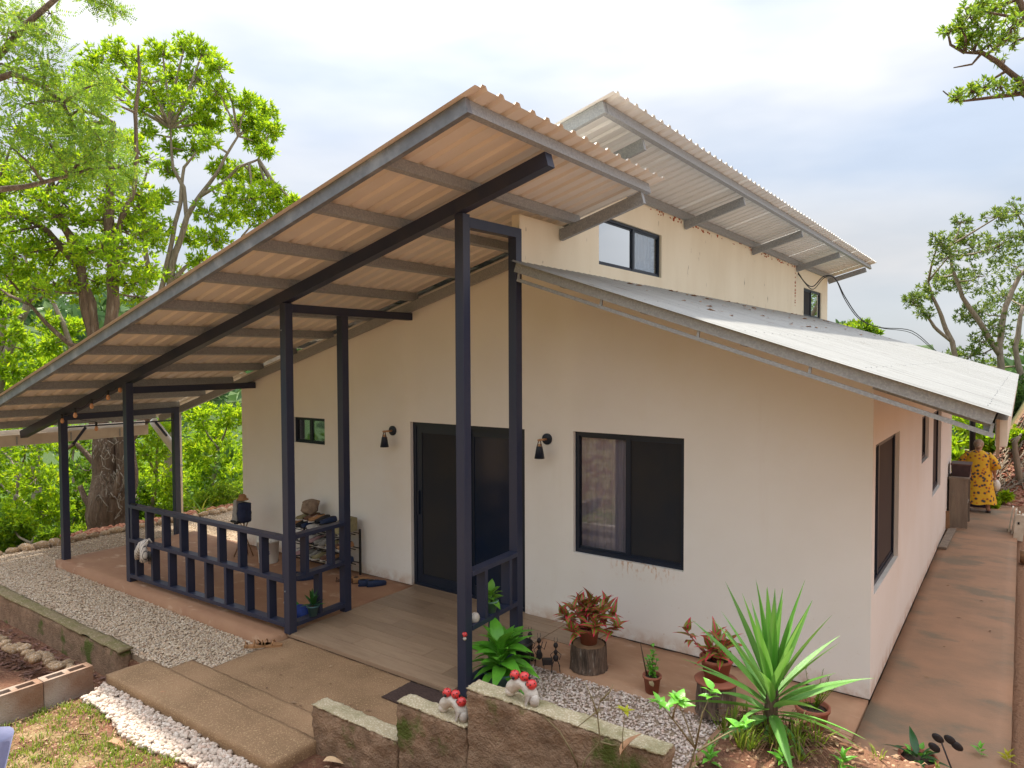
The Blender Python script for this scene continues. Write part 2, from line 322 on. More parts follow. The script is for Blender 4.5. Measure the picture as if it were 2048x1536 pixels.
def glassm(name, tint=(.7, .75, .8), refl=1.0):
    m = bpy.data.materials.new(name); m.use_nodes = True; n = m.node_tree; n.nodes.clear()
    o = n.nodes.new('ShaderNodeOutputMaterial'); g = n.nodes.new('ShaderNodeBsdfGlossy'); g.inputs['Roughness'].default_value = .02; g.inputs[0].default_value = (.9, .95, 1, 1)
    t = n.nodes.new('ShaderNodeBsdfTransparent'); t.inputs[0].default_value = (*tint, 1)
    f = n.nodes.new('ShaderNodeFresnel'); f.inputs[0].default_value = 1.6
    a = n.nodes.new('ShaderNodeMath'); a.operation = 'MULTIPLY_ADD'; a.inputs[1].default_value = refl; a.inputs[2].default_value = .03 * refl; a.use_clamp = True
    n.links.new(f.outputs[0], a.inputs[0]); x = n.nodes.new('ShaderNodeMixShader'); n.links.new(a.outputs[0], x.inputs[0]); n.links.new(t.outputs[0], x.inputs[1]); n.links.new(g.outputs[0], x.inputs[2]); n.links.new(x.outputs[0], o.inputs[0]); return m
M['glass'] = glassm('window_glass', (.88, .9, .92), .6)
M['mirror'] = glassm('reflective_glass', (.25, .28, .32), 4.5)

# ------------------------------------------------------------------ terrain
def g(x, y):
    z = -.16
    # yard on the left, planter sloping to the retaining wall
    if y < (-3.08 if x < -5.62 else -3.2):
        if x < -5.62: z = -.36 + .31 * ss(-3.35, -4.6, y)
        else: z = -.03 + .06 * ss(-5.6, -5.1, x)
        m = .72 * min(1, max(0, (x + 2.85) / 2.35)) ** 1.05 - .04 * ss(-.4, .6, x)
        if x > -2.85: z = max(z, m + .03)
        z += .95 * ss(-4.9, -6.8, y) * (1 - .35 * ss(-2, 1, x))
    elif x > -.75 and y < -1.2:
        m = (.76 - .06 * ss(-.8, .6, x)) * ss(-1.35, -2.25, y) * ss(-.75, -.35, x)
        z = max(z, m - .16 + .12 * ss(-1.35, -2.25, y))
    n_ = nz(x, y, 0, 2.2) * .03 + nz(x, y, 3, 9) * .012
    if not (-12 < x < .95 and -3.2 < y < 12): z += n_
    elif z > -.1: z += n_
    if x > .97:      # right bank
        e = max(0, x - .97)
        z = max(z, -.06 + 2.3 * ss(.35, 2.6, e) + n_ * 2) if y > -3 else z + .3 * ss(0, 3, e)
    if y > 10.4 and x > -.3:
        z = max(z, -.1 + ss(-.1, 1.6, x) * 2.2 * ss(10.4, 12.6, y) + n_ * 3 + nz(x, y, 5, 1.3) * .2)
    if x < -11.6:
        e = -11.6 - x; z = -.16 - .10 * min(e, 1) - .42 * max(0, e - .8) + n_ * 2
        z = max(z, -9 + nz(x, y, 0, .05) * 3)
    if x < -40:
        e = -40 - x; z = max(z, -9 + .20 * e - 3 + nz(x, y, 1, .012) * 22 * min(1, e / 80) + nz(x, y, 7, .05) * 3)
        z = min(z, 13 + nz(x, y, 2, .01) * 12)
    if y > 16: z = z * ss(60, 16, y) + ss(16, 60, y) * (-4) if x > -30 else z
    if y > 60: z = max(z, -4 + .10 * (y - 60) + nz(x, y, 1, .012) * 8) if x < -60 else z; z = min(z, 12 + nz(x, y, 2, .01) * 9)
    if y < -8: z += .9 * ss(-8, -14, y)
    return z
def axis(segs):
    a = []
    for lo, hi, st in segs:
        n_ = int(round((hi - lo) / st)); a += [lo + (hi - lo) * i / n_ for i in range(n_)]
    return a + [segs[-1][1]]
xs = axis([(-700, -200, 25), (-200, -60, 7), (-60, -20, 2), (-20, -12, .4), (-12, -6, .15), (-6, 1.6, .06), (1.6, 5, .25), (5, 40, 5), (40, 500, 46)])
ys = axis([(-300, -30, 30), (-30, -8, 1.5), (-8, -5.4, .2), (-5.4, -1, .06), (-1, 10, .35), (10, 16, .2), (16, 60, 3), (60, 260, 10), (260, 760, 50)])
tm = MB(); nx = len(xs)
tm.v = [(x, y, g(x, y)) for y in ys for x in xs]
tm.f = [(j * nx + i, j * nx + i + 1, (j + 1) * nx + i + 1, (j + 1) * nx + i) for j in range(len(ys) - 1) for i in range(nx - 1)]
tm.sm = [True] * len(tm.f)
def groundm():
    m = M['soil']; n = m.node_tree; K = n.links.new; b = n.nodes['Principled BSDF']; src = b.inputs['Base Color'].links[0].from_socket
    t = n.nodes.new('ShaderNodeTexCoord'); s = n.nodes.new('ShaderNodeSeparateXYZ'); K(t.outputs['Object'], s.inputs[0])
    def MR(i, a, c):
        q = n.nodes.new('ShaderNodeMapRange'); q.inputs[1].default_value = a; q.inputs[2].default_value = c; K(i, q.inputs[0]); return q.outputs[0]
    def MX(f, c, col_):
        x = n.nodes.new('ShaderNodeMixRGB'); K(f, x.inputs[0]); K(c, x.inputs[1])
        if hasattr(col_, 'is_linked'): K(col_, x.inputs[2])
        else: x.inputs[2].default_value = (*col_, 1)
        return x.outputs[0]
    c = MX(MR(s.outputs['X'], .0, 1.2), src, (.30, .165, .095))
    no = n.nodes.new('ShaderNodeTexNoise'); no.inputs['Scale'].default_value = 5; no.inputs['Detail'].default_value = 5; K(t.outputs['Object'], no.inputs[0])
    # pale dry litter with sparse green over the yard on the left
    d = n.nodes.new('ShaderNodeMath'); d.operation = 'MULTIPLY'; K(MR(s.outputs['Y'], -3.95, -4.4), d.inputs[0]); K(MR(no.outputs['Fac'], .42, .58), d.inputs[1])
    d2 = n.nodes.new('ShaderNodeMath'); d2.operation = 'MULTIPLY'; K(d.outputs[0], d2.inputs[0]); K(MR(s.outputs['X'], -2.4, -3.4), d2.inputs[1])
    c = MX(d2.outputs[0], c, (.30, .21, .10))
    d3 = MR(s.outputs['X'], -13, -17); c = MX(d3, c, (.05, .09, .02))
    d4 = MR(s.outputs['Y'], 14, 20); c = MX(d4, c, (.05, .09, .02))
    K(c, b.inputs['Base Color'])
groundm()
def walldirt():
    m = M['wall']; n = m.node_tree; K = n.links.new; b = n.nodes['Principled BSDF']; src = b.inputs['Base Color'].links[0].from_socket
    t = n.nodes.new('ShaderNodeTexCoord'); s = n.nodes.new('ShaderNodeSeparateXYZ'); K(t.outputs['Object'], s.inputs[0])
    def MR(i, a, c, lo=0, hi=1):
        q = n.nodes.new('ShaderNodeMapRange'); q.inputs[1].default_value = a; q.inputs[2].default_value = c; q.inputs[3].default_value = lo; q.inputs[4].default_value = hi; K(i, q.inputs[0]); return q.outputs[0]
    def ML(a, c):
        q = n.nodes.new('ShaderNodeMath'); q.operation = 'MULTIPLY'; K(a, q.inputs[0]); K(c, q.inputs[1]); return q.outputs[0]
    def NO(sc, st):
        mp_ = n.nodes.new('ShaderNodeMapping'); mp_.inputs['Scale'].default_value = st; K(t.outputs['Object'], mp_.inputs[0]); a = n.nodes.new('ShaderNodeTexNoise'); a.inputs['Scale'].default_value = sc; a.inputs['Detail'].default_value = 7; a.inputs['Roughness'].default_value = .65; K(mp_.outputs[0], a.inputs[0]); return a.outputs['Fac']
    def MX(f, c, col_):
        x = n.nodes.new('ShaderNodeMixRGB'); K(f, x.inputs[0]); K(c, x.inputs[1]); x.inputs[2].default_value = (*col_, 1); return x.outputs[0]
    c = MX(ML(MR(s.outputs['Z'], .16, .0, 0, .75), MR(NO(7, (1, 1, 1)), .35, .6)), src, (.50, .30, .18))
    c = MX(ML(MR(s.outputs['Z'], .9, .1, 0, .55), MR(NO(26, (1, 1, 1)), .62, .68)), c, (.58, .45, .34))
    a = ML(ML(MR(s.outputs['X'], -2.5, -2.3), MR(s.outputs['X'], -1.7, -1.85)), ML(MR(s.outputs['Z'], .62, .79), MR(s.outputs['Z'], .83, .80)))
    c = MX(ML(a, MR(NO(30, (1, 1, .35)), .52, .6, 0, .8)), c, (.55, .30, .14))
    c = MX(MR(NO(3, (1, 1, .12)), .62, .76, 0, .15), c, (.60, .50, .40))
    K(c, b.inputs['Base Color'])
walldirt()
tm.build('ground', M['soil'], kind='structure')

# ------------------------------------------------------------------ slabs, patio, walkway, steps
POLY = MB()
def slab(name, x0, x1, y0, y1, z0, z1, m, seg=.12, amp=.003, edge=.006):
    return MB().rough(x0, x1, y0, y1, z0, z1, seg, amp, 5, edge).build(name, m, kind='structure')
slab('porch_floor', -10.38, -5.27, -2.14, .0, -.3, .0, M['deck'])
slab('patio', -3.02, -.005, -1.0, -.003, -.3, -.002, M['patio'])
slab('patio', -.9, .985, -1.95, -1.003, -.3, -.004, M['patio'])
slab('walkway', .003, .985, -1.0, 10.25, -.3, -.002, M['walk'])
slab('house_footing', -8.93, -.02, .02, 11.9, -.3, .004, M['interior'], seg=2)
# stairs: three treads going down to the porch
st = empty('front_steps', (-4.2, -3, 0), 'three broad speckled concrete treads leading down to the porch', 'steps')
for (x0, x1, y0, y1, z1) in ((-5.5, -3.11, -3.655, -3.262, .13), (-5.36, -1.4, -3.262, -2.93, .05), (-5.22, -1.4, -2.93, -1.93, -.03)):
    MB().rough(x0, x1, y0, y1, -.32, z1, .035, .004, 9, .005).build('tread', M['step'], st)
# stepped parapet beside the stairs
pw = empty('stepped_parapet', (-1.9, -3.2, 0), 'mossy concrete parapet rising in three steps beside the stairs', 'parapet wall')
for (x0, x1, z1) in ((-3.16, -2.295, .385), (-2.295, -1.705, .655), (-1.705, -.42, .905)):
    MB().rough(x0, x1 - .003, -3.283, -3.15, -.35, z1 - .016, .022, .013, 20, .008).build('wall_block', M['oldcon'], pw)
    MB().rough(x0 - .004, x1 - .002, -3.288, -3.146, z1 - .016, z1, .016, .004, 45, .007).build('capping', M['capcon'], pw)
rw = empty('retaining_wall', (-6.4, -3.15, -.3), 'low mossy concrete retaining wall along the front gravel', 'retaining wall')
MB().rough(-13.5, -6.33, -3.16, -3.02, -.8, -.05, .05, .008, 9, .01).build('wall_block', M['oldcon'], rw)
MB().rough(-13.5, -6.31, -3.17, -3.01, -.05, -.028, .045, .01, 16, .008).build('capping', M['mosscap'], rw)
# hollow block planter wall
bw = empty('hollow_block_wall', (-5.65, -3.7, -.05), 'row of hollow grey concrete blocks edging the left planting bed', 'block wall')
bm_ = MB()
for a in (0, .1): bm_.bx(a, a + .03, 0, .39, 0, .25)
for b_ in (0, .1725, .345): bm_.bx(.03, .10, b_ if b_ else 0, b_ + .045, 0, .25)
bmesh_ = bm_.mesh('block', M['block'])
for i in range(7):
    o = link('block', bmesh_, bw, bevel=.003); o.location = (-5.745 + .004 * math.sin(i * 3), -3.70 - .395 - .395 * i, -.05); o.rotation_euler = (0, 0, R(.4 * math.sin(i * 5) - 1.5 * 0))

# ------------------------------------------------------------------ gravel and pebbles
ICO_V = np.array([(-1, 1.618, 0), (1, 1.618, 0), (-1, -1.618, 0), (1, -1.618, 0), (0, -1, 1.618), (0, 1, 1.618), (0, -1, -1.618), (0, 1, -1.618), (1.618, 0, -1), (1.618, 0, 1), (-1.618, 0, -1), (-1.618, 0, 1)]) / 1.902
ICO_F = np.array([(0, 11, 5), (0, 5, 1), (0, 1, 7), (0, 7, 10), (0, 10, 11), (1, 5, 9), (5, 11, 4), (11, 10, 2), (10, 7, 6), (7, 1, 8), (3, 9, 4), (3, 4, 2), (3, 2, 6), (3, 6, 8), (3, 8, 9), (4, 9, 5), (2, 4, 11), (6, 2, 10), (8, 6, 7), (9, 8, 1)])
def npmesh(name, V, F, m, smooth=False):
    me = bpy.data.meshes.new(name); V = np.ascontiguousarray(V, np.float32); F = np.ascontiguousarray(F, np.int32); k = F.shape[1]
    me.vertices.add(len(V)); me.vertices.foreach_set('co', V.ravel()); me.loops.add(F.size); me.loops.foreach_set('vertex_index', F.ravel())
    me.polygons.add(len(F)); me.polygons.foreach_set('loop_start', np.arange(0, F.size, k, dtype=np.int32)); 
    me.polygons.foreach_set('use_smooth', np.full(len(F), smooth)); me.materials.append(m); me.update(calc_edges=True); me.validate(); return me
def rots(n):
    q = rng.normal(size=(n, 4)); q /= np.linalg.norm(q, axis=1)[:, None]; a, b, c, d = q.T
    return np.stack([np.stack([1 - 2 * (c * c + d * d), 2 * (b * c - a * d), 2 * (b * d + a * c)], 1), np.stack([2 * (b * c + a * d), 1 - 2 * (b * b + d * d), 2 * (c * d - a * b)], 1), np.stack([2 * (b * d - a * c), 2 * (c * d + a * b), 1 - 2 * (b * b + c * c)], 1)], 1)
def pebbles(name, P, size, m, smooth=False, flat=.65, **k):
    n = len(P); S = size * rng.uniform(.6, 1.35, (n, 1, 1)) * rng.uniform(.6, 1.15, (n, 1, 3))
    V = ICO_V[None] * S * rng.uniform(.85, 1.15, (n, 12, 1)); V = np.einsum('nij,nkj->nki', rots(n), V); V[:, :, 2] *= flat; V += P[:, None]
    F = (ICO_F[None] + 12 * np.arange(n)[:, None, None]).reshape(-1, 3)
    return link(name, npmesh(name, V.reshape(-1, 3), F, m, smooth), **k)
def scatter(x0, x1, y0, y1, z, n, inside=None, jit=.006):
    P = np.stack([rng.uniform(x0, x1, n), rng.uniform(y0, y1, n), np.full(n, z) + rng.uniform(-jit, jit, n)], 1)
    if inside is not None: P = P[[inside(p[0], p[1]) for p in P]]
    return P
MB().bx(-11.9, -5.2, -3.02, -1.9, -.25, -.108).build('gravel_bed', M['gbase'], kind='structure')
MB().bx(-11.9, -10.3, -1.9, 9, -.25, -.1085).build('gravel_bed', M['gbase'], kind='structure')
MB().bx(-11.9, -8.9, 0.01, 9, -.25, -.112).build('gravel_bed', M['gbase'], kind='structure')
def inL(x, y):
    if x > -5.53 and y < -3.2: return False
    if x > -5.36 and y < -2.93: return False
    if x > -5.24: return False
    if y > -2.15 and x > -10.36 and y < .05: return False
    return -3.03 < y
P = np.concatenate([scatter(-11.7, -5.2, -3.02, -1.96, -.096, 27000, inL), scatter(-11.7, -10.3, -2.1, 4, -.096, 6000, inL), scatter(-11.7, -9.1, .02, 3, -.096, 3000, inL)])
pebbles('front_gravel', P, .0105, M['gravel'], label='strip of pale tan gravel in front of and beside the porch', cat='gravel', kind='stuff')
MB().bx(-2.95, -.25, -3.16, -1.0, -.25, -.055).build('gravel_bed', M['gbase'], kind='structure')
P = scatter(-2.85, -.2, -3.15, -.97, -.045, 15000, lambda x, y: y < -.98 + .02 * nz(x * 5, y * 5) and x > -2.83 and not (y < -2.0 and x < -1.3 and False))
pebbles('bed_gravel', P, .0115, mat('bed_pebble', (.6, .5, .45), isl=[(.62, .52, .45), (.50, .40, .34), (.74, .66, .58), (.66, .50, .42), (.40, .32, .28), (.78, .70, .64)], rough=.85), label='pinkish white gravel bed between the parapet and the patio', cat='gravel', kind='stuff')
def inP(x, y): 
    t = (x + 5.55) / 2.3; return -3.70 - .25 - .05 * math.sin(x * 4) < y < -3.665 and (x > -5.5 + (y + 3.66) * -.6)
P = np.concatenate([scatter(-5.6, -3.02, -4.06, -3.66, z, 2500, inP) for z in (.045, .06)])
pebbles('white_pebbles', P, .0195, M['pebble'], smooth=True, flat=.8, label='loose white and pink pebbles along the front of the lowest step', cat='pebbles', kind='stuff')

# ------------------------------------------------------------------ the house
house = empty('house', (-4, 0, 0), 'single storey cream house with stepped corrugated metal roofs and a dark framed porch', 'house')
RS = .2745
def z1(x): return 4.13 + RS * (x + 2.89)          # underside of the dark rafter of the porch roof
def z3(x): return 3.795 - .335 * (x + 2.83)        # right hand roof
XC = -2.93
CK = (XC - CP.x) / (-2.83 - CP.x)
def cy(y): return CP.y + (y - CP.y) * CK
def cz(z): return CP.z + (z - CP.z) * CK
T = .14
def fwall():
    m = MB()
    def strip(x0, x1, za0, zb0=None, top=None):
        za = za0; 
        if top is None:
            ta, tb = (z1(x0) + .17, z1(x1) + .17) if x1 <= XC - .08 else (z3(x0) - .10, z3(x1) - .10)
        else: ta = tb = top
        m.prism([(x0, za), (x1, za), (x1, tb), (x0, ta)], (0, T), 'y')
    segs = [(-8.95, -7.66, None), (-7.66, -6.97, (1.69, 2.06)), (-6.97, -5.312, None), (-5.312, -3.541, (0, 2.1)), (-3.541, -2.905, None), (-2.905, -1.655, (.802, 2.113)), (-1.655, 0, None)]
    for x0, x1, h in segs:
        if h is None:
            if x0 < -3 < x1: strip(x0, XC - .092, 0); strip(XC - .092, x1, 0)
            else: strip(x0, x1, 0)
        else:
            strip(x0, x1, h[1])
            if h[0] > 0: strip(x0, x1, 0, top=h[0])
    return m
fwall().build('front_wall', M['wall'], house)
def swall():
    m = MB(); zt = z3(0) - .10; zi = z3(-T) - .10
    def st_(y0, y1, a, b): m.bx(-T, 0, y0, y1, a, b)
    segs = [(T, .101 + .04, None), (.141, 1.601, (.855, 2.147)), (1.601, 3.6, None), (3.6, 4.41, (1.56, 2.15)), (4.41, 5.01, None), (5.01, 6.227, (.915, 2.12)), (6.227, 8.29, None)]
    for y0, y1, h in segs:
        if y1 - y0 < .002: continue
        if h is None: st_(y0, y1, 0, zt)
        else: st_(y0, y1, 0, h[0]); st_(y0, y1, h[1], zt)
    m.bx(-8.93, -T, 8.15, 8.29, 0, 2.7)
    m.bx(-8.95, -8.81, T, 8.15, 0, 2.45)
    return m
swall().build('side_wall', M['wall'], house)
# clerestory wall (plane x = -2.83)
cw = MB()
def cs(y0, y1, a, b): cw.bx(XC - .09, XC, cy(y0), cy(y1), cz(a), cz(b))
cs(-1.10, -.06, 3.80, 4.24); cs(-.06, .43, 3.6, 4.86); cs(.43, 2.11, 3.6, 3.94); cs(.43, 2.11, 4.49, 4.86); cs(2.11, 9.5, 3.6, 4.86)
cs(9.5, 11.15, 3.6, 3.8); cs(9.5, 11.15, 4.41, 4.86); cs(11.15, 11.78, 3.6, 4.86)
cw.build('clerestory_wall', M['cream'], house)
MB().bx(-8.9, XC - .1, 11.6, 11.74, 0, 3.2).build('back_wall', M['wall'], house)
# orange sealing foam under the upper roof
fo = MB()
for i in range(120):
    y = random.uniform(1.6, 9.2) if i % 4 else 8.78
    fo.ball((XC + .005, cy(y), (cz(4.77) if i % 4 else random.uniform(4.0, 4.7)) + random.uniform(-.03, .03)), random.uniform(.006, .017), 4, (.5, 2.2, 1))
fo.build('sealing_foam', M['rust'], house, kind='stuff')

# corrugated roofs ------------------------------------------------
def sheets(parent, xa, xb, zfun, y0, y1, pitch, wide, m, thick=.001, rib=.026, flip=1):
    "trapezoid ribs running along x, sheets of width wide laid over y0..y1"
    y = y0; i = 0; nse = 12
    nr = int(round(wide / pitch))
    while y < y1 - .05:
        yy = min(y + nr * pitch, y1); prof = []; c = y
        while c < yy - 1e-4:
            for dy, h in ((0, 0), (.30, 0), (.40, 1), (.60, 1), (.70, 0)):
                q = c + dy * pitch
                if q <= yy: prof.append((q, h * rib))
            c += pitch
        prof.append((yy + .012, .0))
        off = .0035 * (i % 2); nX = 2
        vs = []; fs = []; n_ = len(prof)
        xs_ = [xa + (xb - xa) * k / nse for k in range(nse + 1)]
        for k, x in enumerate(xs_):
            for q, h in prof: vs.append((x, q, zfun(x) + h + off + .002 * noise.noise(Vector((x * .9, q * .9, 3)))))
        for k in range(nse):
            for j in range(n_ - 1): fs.append((k * n_ + j, (k + 1) * n_ + j, (k + 1) * n_ + j + 1, k * n_ + j + 1))
        mb = MB(); mb.add(vs, fs); mb.build('roof_sheet', m, parent); y = yy; i += 1
rf1 = None
def cchan(m, p0, p1, w_=.05, h_=.1, up=(0, 0, 1)): m.bar(p0, p1, w_, h_, up)
# porch roof
RA = link('porch_roof', (lambda: (lambda m: (m.bar((-12.0, -2.90, z1(-12.0) + .165), (-1.97, -2.90, z1(-1.97) + .165), .05, .105), m.mesh('porch_roof', M['steeld']))[1])(MB()))(), house, label='galvanised rake channel along the front edge')
sheets(RA, -12.08, -1.86, lambda x: z1(x) + .222, -2.97, -.02, .19, .95, M['roofu'])
sheets(RA, -12.08, -8.98, lambda x: z1(x) + .221, -.02, .55, .19, .95, M['roofu'])  # rear strip added to keep the sun off the porch floor
for i in range(13):
    x = -2.0 - .8 * i + (.02 if i else 0)
    MB().bar((x, -2.87, z1(x) + .168), (x, -.0 if x < -2.9 else -.10, z1(x) + .168), .05, .098, (RS, 0, -1)).build('purlin', M['steel'], RA)
MB().bar((-11.85, -1.87 - .10, z1(-11.85) + .058), (-2.0, -1.87, z1(-2.0) + .058), .10, .115).build('rafter', M['navy'], RA)
MB().bar((-11.3, -.06, z1(-11.3) + .055), (-2.95, -.06, z1(-2.95) + .055), .05, .11).build('rafter', M['steel'], RA)
MB().bar((XC + .004, -.22, z1(XC) + .055), (-1.98, -.24, z1(-1.98) + .055), .05, .115).build('outrigger', M['steel'], RA)
# left gutter and down pipe
gt = MB(); zg = z1(-12.1) + .13
gt.bx(-12.20, -12.185, -2.97, .12, zg - .20, zg + .05); gt.bx(-12.20, -12.08, -2.97, .12, zg - .20, zg - .185); gt.bx(-12.085, -12.07, -2.97, .12, zg - .20, zg - .02)
gt.build('gutter', M['pipe'], RA)
for y in (-2.0, -1.2, -.4): MB().bx(-12.182, -12.06, y, y + .02, zg - .184, zg - .05).build('gutter_bracket', M['steel'], RA)
dp = empty('downpipe', (-12.3, .8, -.1), 'cream plastic rainwater pipe dropping beside the rear porch post', 'downpipe')
pa, pb = PT(307, 838, 13.2), PT(347, 892, 12.6); pc = PT(354, 903, 12.5); pd = Vector((pc.x, pc.y, -.2))
MB().tube([pa, pb, pb.lerp(pc, .5), pc], [.075, .075, .075, .075], 14).build('sloping_pipe', M['white'], dp)
MB().tube([Vector((pc.x, pc.y, z1(-11) + .05)), pc, pd], .075, 14).build('upright_pipe', M['pipe'], dp)
MB().lathe([(.079, -.02), (.082, 0), (.079, .02)], 14, pc - Vector((0, 0, .2))).build('pipe_strap', M['steel'], dp)
# upper roof over the house
XE = -2.08; UO = .075
RB = link('upper_roof', MB().bar((-9.6, -.86, z1(-9.6) + .70 + UO), (XE + .02, -.86, z1(XE + .02) + .70 + UO), .05, .11).mesh('upper_roof', M['steel']), house, label='galvanised rake channel along the front edge of the upper roof')
sheets(RB, -9.7, -1.945, lambda x: z1(x) + .765 + UO, -.93, 12.9, .19, .95, M['roofl'])
for i in range(10):
    x = XE - .8 * i
    if i == 1: x = XC + .028
    MB().bar((x, -.83, z1(x) + .70 + UO), (x, 12.85, z1(x) + .70 + UO), .05, .11, (RS, 0, -1)).build('purlin', M['steel'], RB)
for y in (-.18, 2.87, 5.89, 8.86, 11.82):
    MB().bar((XC + .005, cy(y), z1(XC) + .585 + UO), (XE, cy(y), z1(XE) + .585 + UO), .05, .115).build('outrigger', M['steel'], RB)
MB().bx(-9.82, -9.80, -.1, 11.5, z1(-9.7) + .50, z1(-9.7) + .72).build('gutter', M['pipe'], RB)
# right hand roof
RC = link('side_roof', MB().bar((XC + .03, -1.05, z3(XC + .03) - .060), (.86, -1.05, z3(.86) - .060), .05, .09).mesh('side_roof', M['steel']), house)
sheets(RC, XC + .002, .95, lambda x: z3(x) - .012, -1.12, 11.9, .12, .96, M['roofs'], rib=.014)
for x in (-2.4, -1.6, -.75): MB().bar((x, -1.02, z3(x) - .066), (x, 11.8, z3(x) - .066), .05, .10, (-.335, 0, -1)).build('purlin', M['steel'], RC)
MB().bx(.80, .85, -1.02, 11.8, z3(.85) - .16, z3(.85) - .035).build('eave_beam', M['steel'], RC)
MB().bx(.865, .93, -1.03, 11.8, z3(.93) - .22, z3(.93) - .05).build('gutter', M['pipe'], RC)
MB().bx(.872, .890, -1.075, -1.03, z3(.88) - .30, z3(.88) - .06).build('fascia_board', M['wood'], RC)
for y in (0.0, 2.9, 5.9, 8.3): MB().bar((0.005, y + .02, z3(0) - .17), (.80, y + .02, z3(.80) - .17), .05, .10).build('outrigger', M['steel'], RC)
hb = [(x, -1.05, z3(x) - .175) for x in (-2.89, .86)]
MB().bar(hb[0], hb[1], .025, .03).build('hanging_bar', M['steel'], RC)
for x in (-2.88, -2.0, -1.12, -.27, .84): MB().bar((x, -1.05, z3(x) - .175), (x + .012, -1.05, z3(x) - .10), .02, .02).build('hanger', M['steel'], RC)
sw = MB()
for i, x in enumerate((-2.4, -1.6, -.75, .10, .82)):
    for k in range(54): sw.lathe([(.005, 0), (.004, .005), (.001, .006)], 5, (x + random.uniform(-.008, .008), -1.0 + k * .24, z3(x) + .003))
sw.build('roof_screws', M['steel'], RC, kind='stuff')
# dead leaves on the side roof
dl = MB()
for i in range(70):
    t = random.random() ** 2; x = -2.78 + t * 1.6; y = random.uniform(.2, 11); a = random.uniform(0, 6.28); l = random.uniform(.02, .07)
    z = z3(x) + .012; dx, dy = math.cos(a) * l, math.sin(a) * l
    dl.add([(x - dx, y - dy, z), (x + dy * .4, y - dx * .4, z + .01), (x + dx, y + dy, z - .335 * dx), (x - dy * .4, y + dx * .4, z + .012)], [(0, 1, 2, 3)])
dl.build('leaf_litter_on_roof', M['lf_dry'], label='scattered dead leaves lying along the top of the side roof', cat='dead leaves', kind='stuff')

# windows and doors ------------------------------------------------
def window(axis_, a0, a1, z0, z1_, plane, left, right, curt=None, curm='curtain', ins=.045, fw=.045, name='window', split=.5, face=1):
    "sliding window in a wall plane; left/right are pane materials"
    def BX(m, p, q, d0, d1, za, zb):
        if axis_ == 'x': m.bx(p, q, plane + d0, plane + d1, za, zb)
        else: m.bx(plane - d0, plane - d1, p, q, za, zb)
        return m
    f = MB(); BX(f, a0, a1, ins, ins + .06, z0, z0 + fw); BX(f, a0, a1, ins, ins + .06, z1_ - fw, z1_)
    BX(f, a0, a0 + fw, ins, ins + .06, z0 + fw, z1_ - fw); BX(f, a1 - fw, a1, ins, ins + .06, z0 + fw, z1_ - fw)
    W = f.build(name, M['frame'], house)
    mid = a0 + (a1 - a0) * split
    s = MB(); BX(s, mid - .028, mid + .028, ins + .008, ins + .052, z0 + fw, z1_ - fw); s.build('meeting_stile', M['frame'], W)
    for (p, q, dd) in ((a0 + fw, mid - .028, .022), (mid + .028, a1 - fw, .012)):
        for (za, zb) in ((z0 + fw, z0 + fw + .022), (z1_ - fw - .022, z1_ - fw)): BX(MB(), p, q, ins + dd, ins + dd + .02, za, zb).build('sash', M['frame'], W)
    for (p, q, mm, dd) in ((a0 + fw, mid - .028, left, .030), (mid + .028, a1 - fw, right, .020)):
        s = MB(); BX(s, p, q, ins + dd, ins + dd + .004, z0 + fw + .022, z1_ - fw - .022)
        s.build('screen' if mm in ('screen', 'screenr') else 'pane', M[mm], W)
    if curt:
        c0, c1 = curt; n_ = 60; vs = []; fs = []
        for i in range(n_ + 1):
            p = c0 + (c1 - c0) * i / n_; w_ = .022 * math.sin(i * .9) + .012 * math.sin(i * 2.3)
            for z in (z0 - .15, z1_ + .05):
                d = .135 + w_ * .8
                vs.append((p, plane + d, z) if axis_ == 'x' else (plane - d, p, z))
        for i in range(n_): fs.append((2 * i, 2 * i + 2, 2 * i + 3, 2 * i + 1))
        MB().add(vs, fs, True).build('curtain', M[curm], W)
    return W
window('x', -2.905, -1.655, .802, 2.113, 0, 'glass', 'screen', (-2.95, -2.1))
window('x', -7.66, -6.97, 1.69, 2.06, 0, 'glass', 'glass', None, ins=.03, fw=.02)
window('y', .141, 1.601, .855, 2.147, 0, 'mirror', 'screenr', None, ins=.04, split=.35)
window('y', 3.6, 4.41, 1.56, 2.15, 0, 'screenr', 'screenr', None, ins=.04, split=.4)
window('y', 5.01, 6.227, .915, 2.12, 0, 'mirror', 'screenr', None, ins=.04, split=.4)
window('y', cy(.43), cy(2.11), cz(3.94), cz(4.49), XC, 'mirror', 'glass', (cy(1.2), cy(2.05)), 'curtain2', ins=.03, fw=.03, split=.56)
window('y', cy(9.5), cy(11.15), cz(3.8), cz(4.41), XC, 'screen', 'mirror', None, ins=.03, fw=.03)
door = MB()
x0, x1 = -5.312, -3.541
door.bx(x0, x0 + .05, .05, .12, 0, 2.1); door.bx(x1 - .05, x1, .05, .12, 0, 2.1); door.bx(x0 + .05, x1 - .05, .05, .12, 2.05, 2.1); door.bx(x0 + .05, x1 - .05, .05, .12, 0, .03)
D_ = door.build('sliding_door', M['frame'], house)
xm = -4.42
